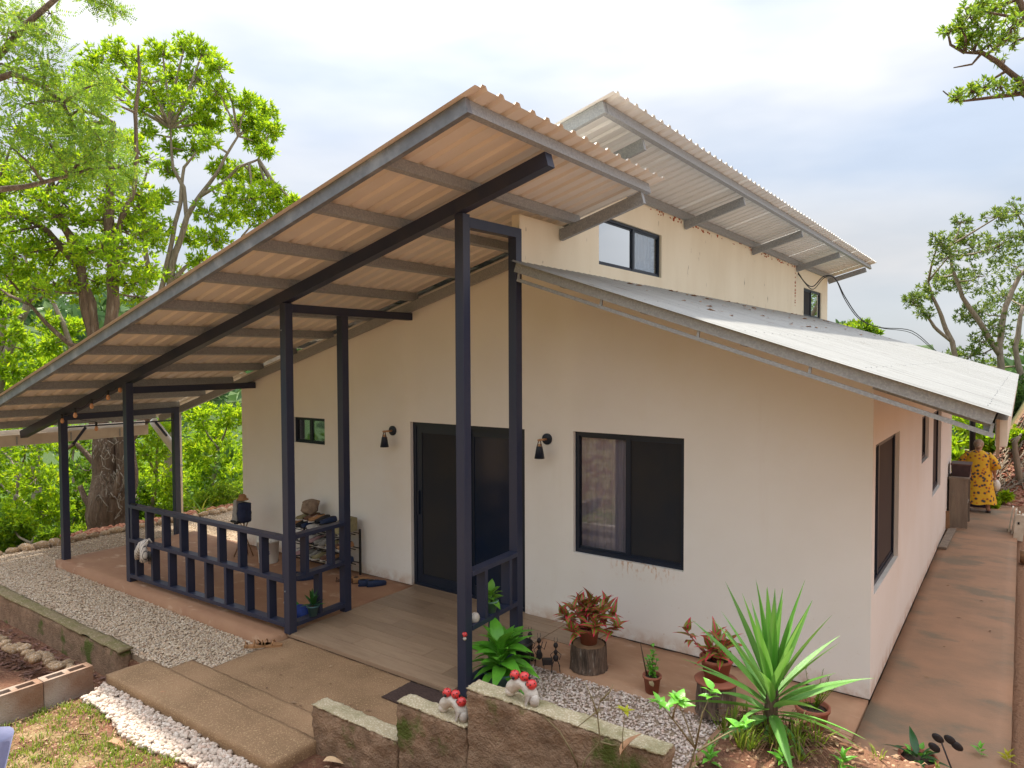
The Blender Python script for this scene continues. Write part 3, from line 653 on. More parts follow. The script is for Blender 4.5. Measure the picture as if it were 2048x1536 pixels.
for (p, q, d, mm) in ((x0 + .05, xm + .03, .062, 'panelb'), (xm - .02, x1 - .05, .092, 'panelb')):
    f = MB(); s_ = .09
    f.bx(p, p + s_, d, d + .025, .03, 2.05); f.bx(q - s_, q, d, d + .025, .03, 2.05); f.bx(p + s_, q - s_, d, d + .025, .03, .15); f.bx(p + s_, q - s_, d, d + .025, 1.96, 2.05)
    lf = f.build('door_leaf', M['frame'], D_)
    MB().bx(p + s_, q - s_, d + .01, d + .016, .15, 1.96).build('screen' if d < .08 else 'pane', M['screen'] if d < .08 else M['mirror'] if False else M['panelb'], D_)
MB().bx(x0 + .075, x0 + .10, .035, .062, .92, 1.22).build('door_handle', M['frame'], D_)

# porch frame ------------------------------------------------------
posts = [(-10.28, -2.03, 2.12), (-8.45, -1.985, z1(-8.45)), (-5.25, -1.90, z1(-5.25)), (-2.90, -1.85, z1(-2.90)), (-10.44, -.26, 2.12), (-5.28, -1.12, 3.40), (-2.94, -1.02, 4.10)]
PWD = .094
for (x, y, h) in posts:
    b_ = -.1 if x < -10.3 and y > -1 else (-.0 if x < -3 else -.03)
    MB().bx(x - PWD / 2, x + PWD / 2, y - PWD / 2, y + PWD / 2, b_, h).build('post', M['navy'], house, bevel=.004)
for (a, b_) in (((-10.30, -2.03 + PWD / 2, 2.07), (-10.44, -.26 - PWD / 2, 2.07)), ((-8.45, -1.985 + PWD / 2, 2.505), (-8.62, -.0, 2.505)), ((-5.25, -1.90 + PWD / 2, 3.43), (-5.30, -.0, 3.43)), ((-2.90, -1.85 + PWD / 2, 4.06), (-2.94, -1.02 + PWD / 2, 4.085))):
    MB().bar(a, b_, PWD - .004, .09).build('beam', M['navy'], house, bevel=.003)
for s_ in (-1.7, -.65):
    MB().bar((-10.33, s_, 1.90), (-10.33, s_ + (.16 if s_ > -1 else -.16), 1.66) if False else (-10.33, s_ - .18 * (1 if s_ < -1 else -1), 1.66), .03, .03).build('brace', M['navy'], house)
MB().bar((-10.33, -1.95, 1.92), (-10.41, -.3, 1.90), .02, .02).build('tie_bar', M['navy'], house)
def railing(p, q, top, mid, bot, upper, lower, deep=.10, thin=.045):
    p = Vector(p); q = Vector(q); d = (q - p); 
    R_ = MB().bar((*p.xy, top), (*q.xy, top), deep, .042).mesh('railing', M['navy']); R_ = link('railing', R_, house, bevel=.003)
    for z in (mid, bot): MB().bar((*p.xy, z), (*q.xy, z), deep, .045).build('rail', M['navy'], R_, bevel=.003)
    al = d.normalized()
    for t in upper:
        c = p + al * t; MB().bar((*c.xy, mid + .0225), (*c.xy, top - .021), deep - .004, thin, up=(al.x, al.y, 0)).build('baluster', M['navy'], R_, bevel=.002)
    for t in lower:
        c = p + al * t; MB().bar((*c.xy, bot + .0225), (*c.xy, mid - .0225), deep - .004, thin, up=(al.x, al.y, 0)).build('baluster', M['navy'], R_, bevel=.002)
def bal_fix(): pass
A_ = (-8.45 + PWD / 2, -1.985, 0); B_ = (-5.25 - PWD / 2, -1.90, 0)
railing(A_, B_, 1.0, .555, .085, [.03 + .385 * i for i in range(1, 9)] + [.10 - .045], [.15 + .385 * i for i in range(0, 8)])
railing((-5.25, -1.90 + PWD / 2, 0), (-5.28, -1.12 - PWD / 2, 0), 1.02, .575, .085, [.15, .52], [.33])
railing((-2.90, -1.85 + PWD / 2, 0), (-2.94, -1.02 - PWD / 2, 0), 1.02, .545, .06, [.22, .62], [.40])
for (x, y, z) in ((-5.25 - .02, -1.90 - PWD / 2 - .002, .45), (-5.27, -1.95, 3.2)): MB().ball((x, y, z), .008, 6).build('bolt', M['steel'], house)

# wood-look tiles of the entry
tf = empty('entry_tiles', (-4.1, -1, 0), 'wood-look plank tiles paving the porch before the sliding door', 'tiled floor')
MB().bx(-5.26, -2.98, -1.935, -.002, -.028, .0).build('grout', M['grout'], tf)
MB().bx(-5.30, -3.55, .0, .05, -.028, .001).build('sill', M['tile'], tf)
row = 0; y = -1.93
tcache = {}
while y < -.01:
    x = -5.255 - (row * .42) % 1.2; y2 = min(y + .195, -.004)
    while x < -2.985:
        a, b_ = max(x, -5.255), min(x + 1.2, -2.985)
        if b_ - a > .02:
            key = (round(b_ - a, 3), round(y2 - y, 3))
            if key not in tcache: tcache[key] = MB().bx(.002, key[0] - .002, .002, key[1] - .002, 0, .006).mesh('tile', M['tile'])
            o = link('tile', tcache[key], tf); o.location = (a, y, .0 + random.uniform(0, .0008))
        x += 1.2
    y += .197; row += 1
# the tiles that run on under the window side
MB().bx(-2.98, -2.5, -.48, -.004, -.02, .004).build('tile', M['tile'], tf)

# wall lamps
def sconce(x, z, label):
    r_ = empty('wall_lamp', (x, 0, z), label, 'wall lamp', 'wall lamps either side of the door')
    ax = Matrix.Rotation(R(90), 3, 'X')
    MB().lathe([(.062, 0), (.062, .018), (.055, .022)], 24, (x, 0, z), ax).build('back_plate', M['frame'], r_)
    MB().tube([(x, -.02, z), (x - .01, -.17, z)], .012, 10).build('wooden_arm', M['woodl'], r_)
    for s in (-1, 1): MB().bar((x - .01 + s * .004, -.145, z + .012), (x - .01 + s * .036, -.145, z - .085), .004, .014, (0, 1, 0)).build('strap', mat_leather, r_)
    MB().lathe([(.032, 0), (.034, -.004), (.056, -.13), (.054, -.13), (.030, -.004)], 20, (x - .01, -.145, z - .07)).build('lamp_shade', M['frame'], r_)
    MB().lathe([(.014, .0), (.014, .03)], 10, (x - .01, -.145, z - .072)).build('lamp_holder', M['woodl'], r_)
mat_leather = mat('leather_strap', (.10, .045, .03), rough=.6)
sconce(-5.62, 1.97, 'black cone wall lamp hanging left of the sliding door')
sconce(-3.235, 2.01, 'black cone wall lamp between the door and the front window')

# electric cable from the upper wall
def sag(a, b, s, n=18): return [Vector(a).lerp(Vector(b), t / n) + Vector((0, 0, -s * 4 * (t / n) * (1 - t / n))) for t in range(n + 1)]
pc_ = [PT(1597, 548, 15.2), PT(1612, 570, 15.0), PT(1628, 577, 15), PT(1650, 557, 15), PT(1672, 562, 15), PT(1692, 600, 15.5), PT(1722, 642, 16.5), PT(1760, 660, 17.5), PT(1825, 668, 19.5), PT(1870, 706, 21), PT(1890, 722, 22)]
def smooth(P, n=6):
    P = [P[0]] + list(P) + [P[-1]]; o = []
    for i in range(1, len(P) - 2):
        for k in range(n):
            t = k / n; a, b, c, d = P[i - 1:i + 3]; o.append(.5 * ((2 * b) + (c - a) * t + (2 * a - 5 * b + 4 * c - d) * t * t + (3 * b - a - 3 * c + d) * t ** 3))
    return o + [P[-1]]
sm1 = smooth(pc_)
cb = MB().tube(sm1, .011, 6); cb.tube([p + Vector((0, 0, -.035 + .03 * math.sin(i * .35))) for i, p in enumerate(sm1)], .009, 6)
cb.build('power_cable', M['cable'], label='black twin cable sagging from the upper wall to the right trees', cat='cable')

# festoon bulbs
bl_ = []
for i, (u, v, l) in enumerate([(122, 838, 'at the foremost left post'), (150, 823, 'second along the string from the left post'), (183, 805, 'third along the string from the left post'), (216, 788, 'nearest the tall second post'), (240, 773, 'against the second post'), (192, 850, 'under the left end beam')]):
    p = PT(u, v, 9.4 if i < 5 else 10.4) if i else PT(124, 834, 10.2)
    r_ = empty('string_light', p, 'amber filament bulb ' + l, 'light bulb', 'bulbs strung under the porch roof')
    MB().lathe([(.008, .09), (.016, .08), (.016, .03), (.012, .028)], 10, p).build('lamp_holder', M['black'], r_)
    MB().lathe([(.001, -.045), (.02, -.035), (.027, -.01), (.018, .02), (.013, .03)], 12, p).build('bulb', M['bulb'], r_)
    bl_.append(p + Vector((0, 0, .09)))
cbm = MB()
for a, b_ in zip(bl_[:4], bl_[1:5]): cbm.tube(sag(a, b_, .05, 6), .004, 5)
cbm.tube(sag(bl_[0], bl_[5], .02, 6), .004, 5)
cbm.build('string_light_cable', M['cable'], label='thin black cable carrying the porch string lights', cat='cable')

# ------------------------------------------------------------------ plants in pots
def leafmesh(name, L_, W_, droop=.3, fold=.25, m=None, n=7, sh=.45):
    vs = []; fs = []
    for i in range(n + 1):
        t = i / n; wd = W_ * (math.sin(math.pi * min(1, t ** sh * 1.0)) if t < 1 else 0) * .5; wd = max(wd, .0008 if i else .002)
        x = L_ * (t - droop * .25 * t * t); z = L_ * (-droop * t * t)
        vs += [(x, -wd, z + fold * wd), (x, 0, z), (x, wd, z + fold * wd)]
    for i in range(n):
        a = 3 * i; fs += [(a, a + 1, a + 4, a + 3), (a + 1, a + 2, a + 5, a + 4)]
    return MB().add(vs, fs, True).mesh(name, m)
def pot(root, r0, r1, h, m, soil=True, z=0):
    MB().lathe([(r0, 0), (r1 - .006, h * .86), (r1 + .004, h * .86), (r1 + .006, h), (r1 - .008, h), (r1 - .016, h * .8), (.001, h * .8)], 24, (0, 0, z)).build('pot', m, root, local=True)
    if soil: MB().lathe([(r1 - .014, h * .84), (r1 * .5, h * .88), (.001, h * .87)], 16, (0, 0, z)).build('potting_soil', M['potsoil'], root, local=True)
def leaves(root, meshes, n, z0, z1_, pitch, rs=(.8, 1.2), rad=.01, name='leaf', tw=20, yaw0=0, ga=2.39996):
    for i in range(n):
        t = i / max(1, n - 1); o = bpy.data.objects.new(name, random.choice(meshes)); col.objects.link(o); o.parent = root
        yw = yaw0 + i * ga + random.uniform(-.25, .25); s = random.uniform(*rs); z = z0 + (z1_ - z0) * t
        pt = R(pitch[0] + (pitch[1] - pitch[0]) * t + random.uniform(-7, 7))
        o.location = (rad * math.cos(yw), rad * math.sin(yw), z); o.rotation_euler = Euler((R(random.uniform(-tw, tw)), -pt, yw), 'XYZ'); o.scale = (s, s, s)
def croton(loc, label, stump_h, sr, n_stem, scale=1.0, dirs=None, pr=(.075, .105, .15), group='red-leaved plants standing on cut stumps'):
    r_ = empty('potted_red_plant', (loc[0], loc[1], loc[2] + stump_h), label, 'potted plant', group)
    pot(r_, pr[0], pr[1], pr[2], M['terra'])
    lm = [leafmesh('leaf', L_ * scale, .062 * scale, dr, .3, M['lf_red']) for L_, dr in ((.14, .25), (.12, .5), (.16, .35))]
    for k in range(n_stem):
        a, t, l = dirs[k] if dirs else (k * 2.4, random.uniform(5, 45), random.uniform(.12, .25))
        tip = Vector((math.cos(a) * math.sin(R(t)), math.sin(a) * math.sin(R(t)), math.cos(R(t)))) * l + Vector((0, 0, pr[2] * .85))
        st_ = MB().tube([(0.01 * math.cos(a), .01 * math.sin(a), pr[2] * .8), tip * .5 + Vector((0, 0, .05)), tip], [.007, .006, .004], 6).build('stem', mat_stem, r_, local=True)
        for j in range(9):
            o = bpy.data.objects.new('leaf', random.choice(lm)); col.objects.link(o); o.parent = r_
            q = tip * (1 - .035 * (8 - j)) ; yw = j * 2.4 + k; p_ = R(72 - 78 * (1 - j / 8) ** .8 + random.uniform(-10, 10)); s = random.uniform(.75, 1.1)
            o.location = q; o.rotation_euler = Euler((R(random.uniform(-25, 25)), -p_, yw)); o.scale = (s, s, s)
mat_stem = mat('red_stem', (.40, .07, .07), rough=.5)
mat_gstem = mat('green_stem', (.14, .22, .05), rough=.5)
def stump(loc, r_, h, label, group='cut tree stumps used as plant stands'):
    e = empty('tree_stump', loc, label, 'tree stump', group)
    vs = []; fs = []; n = 72; zz = [0, .2, .4, .6, .8, 1]
    for i, z in enumerate(zz):
        for k in range(n):
            a = 2 * math.pi * k / n; rr = r_ * (1.04 - .06 * z + (.05 if i == 0 else 0)) + .011 * noise.noise(Vector((math.cos(a) * 9, math.sin(a) * 9, z * .8))) + .012 * abs(math.sin(k * 1.9 + math.sin(z * 4 + k)))
            vs.append((rr * math.cos(a), rr * math.sin(a), z * h))
    for i in range(len(zz) - 1):
        for k in range(n): fs.append((i * n + k, i * n + (k + 1) % n, (i + 1) * n + (k + 1) % n, (i + 1) * n + k))
    MB().add(vs, fs, True).build('bark', M['stumpb'], e, local=True)
    MB().lathe([(r_ * .97, h - .012), (r_ * .95, h - .004), (.001, h - .002)], 40).build('sawn_top', M['wood'], e, local=True)
stump((-2.25, -.82, 0), .155, .235, 'round bark-covered stump carrying the fuller red plant by the wall')
croton((-2.25, -.82, .235), 'bushy red and green leaved plant in terracotta pot on the left stump', 0, 0, 17, 1.1,
       dirs=[(a * .4 + .3, [12, 60, 38, 74][a % 4], [.26, .32, .30, .27][(a * 3) % 4]) for a in range(17)])
stump((-.99, -.94, 0), .145, .25, 'peeling pale-barked stump behind the yucca plant')
croton((-.99, -.94, .25), 'sparse red and green leaved plant in a tall brown pot behind the yucca', 0, 0, 6, 1.05,
       dirs=[(3.4, 48, .34), (.3, 15, .16), (2.0, 25, .2), (1.0, 45, .2), (4.4, 35, .16), (5.4, 45, .18)], pr=(.085, .13, .20))
MB().lathe([(.17, 0), (.175, .012), (.16, .02), (.001, .02)], 28, (-.99, -.94, .252)).build('plant_saucer', M['terra'], label='brown saucer under the tall pot on the pale stump', cat='saucer')
# big broad-leaf plant by the post
r_ = empty('potted_broadleaf_plant', (-2.69, -1.60, -.05), 'large bright green broad-leaved plant in a dark pot by the entry post', 'potted plant')
pot(r_, .10, .15, .20, M['teal'])
hm = [leafmesh('leaf', L_, W_, dr, .3, M['lf_hosta'], 10, .9) for L_, W_, dr in ((.34, .13, .5), (.30, .12, .75), (.32, .115, .3))]
leaves(r_, hm, 44, .18, .40, (8, 78), (.7, 1.05), .03, tw=25)
# sage pot plant on the rail
r_ = empty('potted_hosta', (-2.925, -1.44, .568), 'light green plant in a sage pot on the middle rail', 'potted plant')
pot(r_, .045, .065, .11, M['sage'])
sm_ = [leafmesh('leaf', .13, .075, dr, .3, mat('yellow_green_leaf', (.16, .36, .035), (.10, .26, .03), 8, .35, trans=.25, obj=.2), 7, .9) for dr in (.35, .6)]
leaves(r_, sm_, 15, .10, .18, (15, 75), (.7, 1.0), .012)
r_ = empty('potted_dark_plant', (-5.22, -1.63, .11), 'small dark green plant in a teal pot on the bottom rail', 'potted plant')
pot(r_, .042, .066, .115, M['teal'])
leaves(r_, [leafmesh('leaf', .20, .05, dr, .3, M['lf_deep'], 7, .7) for dr in (.2, .45)], 12, .10, .14, (25, 80), (.6, 1.05), .012)
MB().ball((-2.90, -1.71, .60), .052, 10, (.8, 1, .95)).build('river_stone', M['cast'], label='rounded beige stone resting on the rail by the entry post', cat='stone')
r_ = empty('empty_pot', (-2.72, -1.22, -.05), 'small dark pot behind the large broad-leaved plant', 'plant pot'); pot(r_, .06, .085, .32, M['black'])
# terracotta pot with vine and dark stick
r_ = empty('potted_herb', (-1.56, -.93, 0), 'small terracotta pot with curly green herb at the gravel edge', 'potted plant')
pot(r_, .056, .078, .15, M['terra'])
tw_ = [leafmesh('leaf', .045, .032, .3, .3, M['lf_hosta'], 4, .7)]
for k in range(7):
    a = k * .9; h = .10 + .05 * (k % 3); tip = Vector((.05 * math.cos(a), .05 * math.sin(a), .14 + h))
    if k == 0: tip = Vector((-.0, .02, .42))
    MB().tube([(0, 0, .12), tip * .6 + Vector((0, 0, .05)), tip], .003, 5).build('stem', mat_gstem, r_, local=True)
    for j in range(11):
        o = bpy.data.objects.new('leaf', tw_[0]); col.objects.link(o); o.parent = r_; o.location = Vector((0, 0, .13)).lerp(tip, (j + 1) / 11); o.rotation_euler = Euler((0, R(random.uniform(-50, 30)), j * 2.4)); s = random.uniform(.7, 1.2); o.scale = (s,) * 3
MB().tube([(-.05, 0, .13), (-.09, .01, .28), (-.11, .0, .40)], [.006, .007, .003], 5).build('dry_stick', M['bark'], r_, local=True)
leaf1 = leafmesh('leaf', .08, .05, .5, .2, mat('pale_leaf', (.5, .42, .25)), 4, .7)
o = link('leaf', leaf1, r_, local=True, label='single dead pale leaf hanging on the pot rim'); o.location = (.03, -.075, .14); o.rotation_euler = (0, R(80), R(-90))
# terracotta pot with fine fern, right of the yucca
r_ = empty('potted_fern', (-.27, -.83, 0), 'wide terracotta pot of feathery green plant right of the yucca', 'potted plant')
pot(r_, .085, .125, .21, M['terra'])
for k in range(22):
    a = random.uniform(-1.2, 2.2) if k % 3 else random.uniform(0, 6.28); t = random.uniform(15, 65); l = random.uniform(.15, .32)
    tip = Vector((math.cos(a) * math.sin(R(t)), math.sin(a) * math.sin(R(t)), math.cos(R(t)))) * l + Vector((0, 0, .18))
    mb = MB().tube([(0.02 * math.cos(a), .02 * math.sin(a), .17), tip], .0022, 4)
    for j in range(16):
        p = Vector((0, 0, .18)).lerp(tip, .25 + .75 * j / 15); q = p + Vector((random.uniform(-1, 1), random.uniform(-1, 1), random.uniform(-.3, 1))).normalized() * .022; sd_ = Vector((random.uniform(-1, 1), random.uniform(-1, 1), 0)) * .005
        mb.add([p, (p + q) / 2 + sd_, q, (p + q) / 2 - sd_], [(0, 1, 2, 3)])
    mb.build('frond', M['lf_mid'], r_, local=True)
r_ = empty('potted_low_plant', (.46, -1.0, -.0), 'low terracotta bowl with dark strap leaves at the patio corner', 'potted plant')
pot(r_, .09, .12, .13, M['terra'])
leaves(r_, [leafmesh('leaf', .24, .06, .3, .3, M['lf_deep'], 7, .7)], 9, .10, .13, (15, 60), (.6, 1.0), .02)
leaves(r_, [leafmesh('leaf', .06, .04, .3, .3, M['lf_hosta'], 5, .7)], 12, .11, .16, (15, 70), (.7, 1.1), .05)
# black metal flower ornament
r_ = empty('metal_flower', (.62, -1.08, .0), 'black metal flower stake leaning beside the low terracotta bowl', 'garden ornament')
fm = MB().tube([(.76, -1.12, -.02), (.66, -1.09, .16), (.60, -1.06, .30)], .006, 6); fm.build('stake', M['iron'], r_)
for (dx, dz) in ((0, .32), (.07, .33), (-.02, .25), (.13, .08), (.11, .30)):
    MB().ball((.58 + dx, -1.06, dz), .034, 8, (1.15, .3, .8), Matrix.Rotation(R(30), 3, 'Y')).build('petal', M['iron'], r_)

# yucca
yk = empty('yucca', (-.17, -2.32, .58), 'large yucca with long sword leaves on the red soil mound', 'yucca')
MB().tube([(-.17, -2.32, .48), (-.18, -2.32, .70), (-.165, -2.31, .90), (-.17, -2.31, .98)], [.05, .042, .036, .03], 10).build('trunk', M['bark'], yk)
ym = [leafmesh('leaf', L_, .062, dr, .45, M['lf_yucca'], 9, .62) for L_, dr in ((.62, .04), (.60, .08), (.62, .16), (.52, .35))]
dry_y = [leafmesh('leaf', .34, .03, .5, .4, M['lf_dry'], 6, .62)]
for i in range(50):
    t = i / 49; me = ym[0] if t > .72 else ym[1] if t > .5 else ym[2] if t > .22 else ym[3]
    o = bpy.data.objects.new('leaf', me); col.objects.link(o); o.parent = yk
    yw = i * 2.39996; o.location = (.02 * math.cos(yw), .02 * math.sin(yw), .16 + .26 * t); s = random.uniform(.8, 1.08) * (.85 if t < .15 else 1)
    p_ = -38 + 126 * t ** .62 + random.uniform(-6, 6)
    o.rotation_euler = Euler((R(random.uniform(-30, 30)), -R(min(p_, 87)), yw)); o.scale = (s, s * random.uniform(.85, 1.15), s)
for i in range(16):
    o = bpy.data.objects.new('leaf', dry_y[0]); col.objects.link(o); o.parent = yk; yw = i * 2.4; o.location = (.03 * math.cos(yw), .03 * math.sin(yw), .12 + .004 * i); o.rotation_euler = Euler((0, R(55 + random.uniform(-15, 15)), yw)); o['label'] = 'dry brown hanging leaf'
# green grass-like clump at its foot
def tuft(name, p, n, h, m, label=None, cat=None, group=None, kind=None, sp=.03, wd=.004):
    mb = MB()
    for i in range(n):
        a = random.uniform(0, 6.28); q = Vector(p) + Vector((math.cos(a), math.sin(a), 0)) * sp * random.random(); l = h * random.uniform(.5, 1.1); le = random.uniform(.15, .8)
        d = Vector((math.cos(a) * le, math.sin(a) * le, 1)).normalized() * l; s = Vector((-math.sin(a), math.cos(a), 0)) * wd
        mb.add([q - s, q + s, q + d * .6 + s * .8, q + d * .6 - s * .8, q + d + Vector((d.x * .3, d.y * .3, -l * .15))], [(0, 1, 2, 3), (3, 2, 4)])
    return mb
# ------------------------------------------------------------------ ladybird stones, ants, mat, shoes...
def ladybird(root_mb_parent, c, r_, face, name='ladybird'):
    b = MB().ball(c, r_, 12, (1, 1, .92)).build(name, M['lred'], root_mb_parent, local=True)
    f = Vector(face).normalized(); c = Vector(c)
    MB().ball(c + f * r_ * .85 + Vector((0, 0, -.1 * r_)), r_ * .38, 8).build('head', M['black'], b)
    sp = MB()
    for a, e in ((50, 35), (-50, 35), (95, 20), (-95, 20), (25, 70), (150, 30), (-20, 5), (70, -5), (-70, -8)):
        d = Matrix.Rotation(R(a), 3, 'Z') @ f; d = Vector((d.x * math.cos(R(e)), d.y * math.cos(R(e)), math.sin(R(e))))
        sp.ball(c + Vector((d.x, d.y, d.z * .92)) * r_ * .93, r_ * .15, 6)
    sp.build('spots', M['black'], b)
    MB().tube([c + Vector((0, 0, r_ * .93)) + f * t * r_ * .4 - Vector((0, 0, abs(t) * r_ * .09)) for t in (-1, 0, 1)], r_ * .05, 4).build('wing_line', M['black'], b)
def lady_stone(x, y, z, label):
    e = empty('ladybird_ornament', (x, y, z), label, 'garden ornament', 'cast stones with three ladybirds on the parapet', rz=R(-4))
    e.scale = (.88, .88, .88)
    pts = [(-.105, -.01, .035), (-.085, -.01, .06), (-.04, 0, .10), (.01, 0, .105), (.055, 0, .085), (.09, -.01, .055), (.115, -.015, .03)]
    m = MB().tube(pts, [.03, .042, .044, .04, .042, .046, .03], 14)
    m.v = [tuple(Vector(p) + Vector((1, 1, 1)) * noise.noise(Vector(p) * 30) * .008) for p in m.v]
    m.ball((-.095, -.012, .032), .036, 10).ball((.115, -.02, .034), .038, 10, (.9, .9, 1.1))
    m.build('stone', M['cast'], e, local=True)
    MB().add([(.06, -.055, .005), (.075, -.06, .06), (.115, -.058, .085), (.10, -.062, .045), (.08, -.065, .0)], [(0, 1, 3, 4), (1, 2, 3)]).build('leaf_detail', M['cast'], e, local=True)
    ladybird(e, (-.052, -.015, .155), .034, (.3, -1, -.2)); ladybird(e, (.018, .0, .158), .034, (1, .4, 0)); ladybird(e, (.085, -.01, .128), .036, (-1, -.35, 0))
lady_stone(-1.86, -3.215, .655, 'white cast stone with three ladybirds on the middle parapet step')
lady_stone(-1.335, -3.215, .905, 'white cast stone with three ladybirds on the top parapet step')
e = empty('ladybird_ornament', (-2.86, -1.90, .52), 'tiny ladybird figure fixed to the side of the entry post', 'garden ornament')
ladybird(e, (.0, 0, 0), .024, (-.3, -1, 0)); MB().ball((.006, -.006, -.032), .016, 8).build('pebble_foot', M['cast'], e, local=True)

def ant(loc, rz, label, kind_, hgt=.30):
    e = empty('ant_figure', loc, label, 'garden ornament', 'black iron ant musicians at the gravel edge', rz=rz); k = hgt / .30
    b = MB(); b.ball((0, 0, .255 * k), .022 * k, 8, (1, 1, 1.2)); b.build('head', M['iron'], e, local=True)
    t = MB(); t.tube([(0, 0, .235 * k), (0, 0, .215 * k)], .006, 5); t.ball((0, 0, .19 * k), .018 * k, 8, (1, .8, 1.4)); t.ball((.0, 0, .135 * k), .026 * k, 8, (1, .8, 1.3)); t.build('body', M['iron'], e, local=True)
    a = MB()
    for s in (-1, 1): a.tube([(s * .006, 0, .275 * k), (s * .016, 0, .30 * k), (s * .012, 0, .33 * k)], .0022, 4)
    a.build('antennae', M['iron'], e, local=True)
    for s in (-1, 1):
        MB().tube([(s * .012, 0, .12 * k), (s * .032, 0, .07 * k), (s * .04, 0, .0)], .0045, 5).ball((s * .034, 0, .06 * k), .008, 6).build('leg', M['iron'], e, local=True)
        MB().tube([(s * .012, 0, .20 * k), (s * .05, -.01, .17 * k), (s * .03, -.03, .13 * k) if kind_ != 'cymbal' or s < 0 else (s * .07, -.02, .25 * k)], .0035, 5).build('arm', M['iron'], e, local=True)
    if kind_ == 'drum': MB().bx(-.12, -.03, -.04, .01, .085, .135).tube([(-.11, -.02, .085), (-.11, -.02, 0)], .003, 4).tube([(-.04, -.02, .085), (-.04, -.02, 0)], .003, 4).build('drum', M['iron'], e, local=True)
    elif kind_ == 'cymbal': MB().ball((.0, -.035, .12), .03, 8, (1, .25, 1.4)).tube([(0, -.035, .12), (.03, -.035, .25)], .004, 5).build('guitar', M['iron'], e, local=True)
    else: MB().ball((.02, -.03, .05), .022, 8, (.8, .3, 2)).build('cello', M['iron'], e, local=True)
ant((-2.78, -1.02, 0), R(30), 'black iron ant figure with a cello, leftmost of the three', 'cello')
ant((-2.67, -1.03, -.02), R(40), 'black iron ant figure playing guitar, middle of the three', 'cymbal', .29)
ant((-2.47, -1.05, -.02), R(35), 'black iron ant figure behind a small drum, rightmost of the three', 'drum', .30)
mm = MB().rough(-3.44, -2.93, -2.33, -1.96, -.026, -.012, .03, .002, 20, .004)
mm.build('doormat', M['mat'], label='dark brown coir doormat at the edge of the entry tiles', cat='doormat')

def shoe(loc, rz, m, sole, label, group=None, kind='shoe', tilt=0, s=1.0, cat='shoe'):
    e = empty('shoe' if kind == 'shoe' else 'sandal', loc, label, cat, group, rz=rz); e.rotation_euler = (tilt, 0, rz); e.scale = (s, s, s)
    out_ = [(math.cos(t) * .135 * (1.0), math.sin(t) * (.043 + .008 * math.cos(t))) for t in [2 * math.pi * i / 18 for i in range(18)]]
    MB().prism(out_, (0, .022), 'z').build('sole', sole, e, local=True)
    if kind == 'shoe':
        vs = []; fs = []; n = 14; secs = [(-.13, .040, .068), (-.10, .046, .075), (-.04, .046, .07), (.0, .048, .062), (.06, .05, .05), (.11, .042, .042), (.133, .02, .03)]
        for x, w_, h in secs:
            for k in range(n): a = math.pi * k / (n - 1); vs.append((x, math.cos(a) * w_ * .98, .02 + max(0., math.sin(a)) ** .7 * h))
        for i in range(len(secs) - 1):
            for k in range(n - 1): fs.append((i * n + k, i * n + k + 1, (i + 1) * n + k + 1, (i + 1) * n + k))
        MB().add(vs, fs, True).build('upper', m, e, local=True)
        MB().ball((-.075, 0, .088), .034, 8, (1.3, .85, .25)).build('opening', M['black'], e, local=True)
        lc = MB()
        for i in range(4): lc.tube([(-.01 + i * .02, -.022, .085 - i * .006), (-.01 + i * .02, 0, .092 - i * .006), (-.01 + i * .02, .022, .085 - i * .006)], .0025, 4)
        lc.build('laces', sole, e, local=True)
    else:
        for xx, hh in ((.045, .05), (-.03, .06)):
            MB().tube([(xx, -.045, .02), (xx, -.03, hh), (xx, 0, hh + .012), (xx, .03, hh), (xx, .045, .02)], .006, 5).build('strap', m, e, local=True)
        MB().tube([(-.10, -.038, .02), (-.12, 0, .065), (-.10, .038, .02)], .006, 5).build('strap', m, e, local=True)
    return e
def cm(n, c, r_=.8): return mat(n, c, tuple(x * .7 for x in c), 20, r_)
tan, brn, nvy, gry, wht, blk, olv, pnk = cm('tan_leather', (.42, .22, .10)), cm('brown_leather', (.17, .09, .06)), cm('navy_rubber', (.012, .03, .09), .5), cm('grey_fabric', (.28, .26, .23)), cm('white_canvas', (.62, .58, .54)), cm('black_fabric', (.03, .03, .035)), cm('olive_fabric', (.30, .26, .14)), cm('pink_fabric', (.42, .26, .26))
shoe((-5.20, -2.20, -.03), R(35), tan, tan, 'tan strappy sandal by the tall corner post, further from the gravel', kind='sandal', cat='sandal')
shoe((-5.28, -2.28, -.03), R(50), tan, tan, 'tan strappy sandal overlapping the gravel edge by the corner post', kind='sandal', cat='sandal')
shoe((-5.66, -.28, 0), R(62), nvy, nvy, 'navy rubber clog on the porch, nearer the door', 'shoes standing on the porch floor', s=.95)
shoe((-5.76, -.33, 0), R(58), nvy, nvy, 'navy rubber clog beside the brown sandals', 'shoes standing on the porch floor', s=.95)
shoe((-5.93, -.30, 0), R(70), tan, brn, 'tan and brown closed sandal left of the navy clogs', 'shoes standing on the porch floor', s=.9)
shoe((-6.03, -.33, 0), R(75), tan, brn, 'tan and brown closed sandal, second from the navy clogs', 'shoes standing on the porch floor', s=.9)
shoe((-6.17, -.36, 0), R(80), brn, brn, 'dark brown strappy sandal at the foot of the shoe rack', 'shoes standing on the porch floor', kind='sandal', cat='sandal')
shoe((-6.60, -.62, 0), R(60), nvy, nvy, 'large navy boot on the floor before the shoe rack', 'shoes standing on the porch floor', s=1.1)
shoe((-6.78, -.68, 0), R(55), nvy, nvy, 'large navy boot beside its pair, further left of the rack', 'shoes standing on the porch floor', s=1.1)
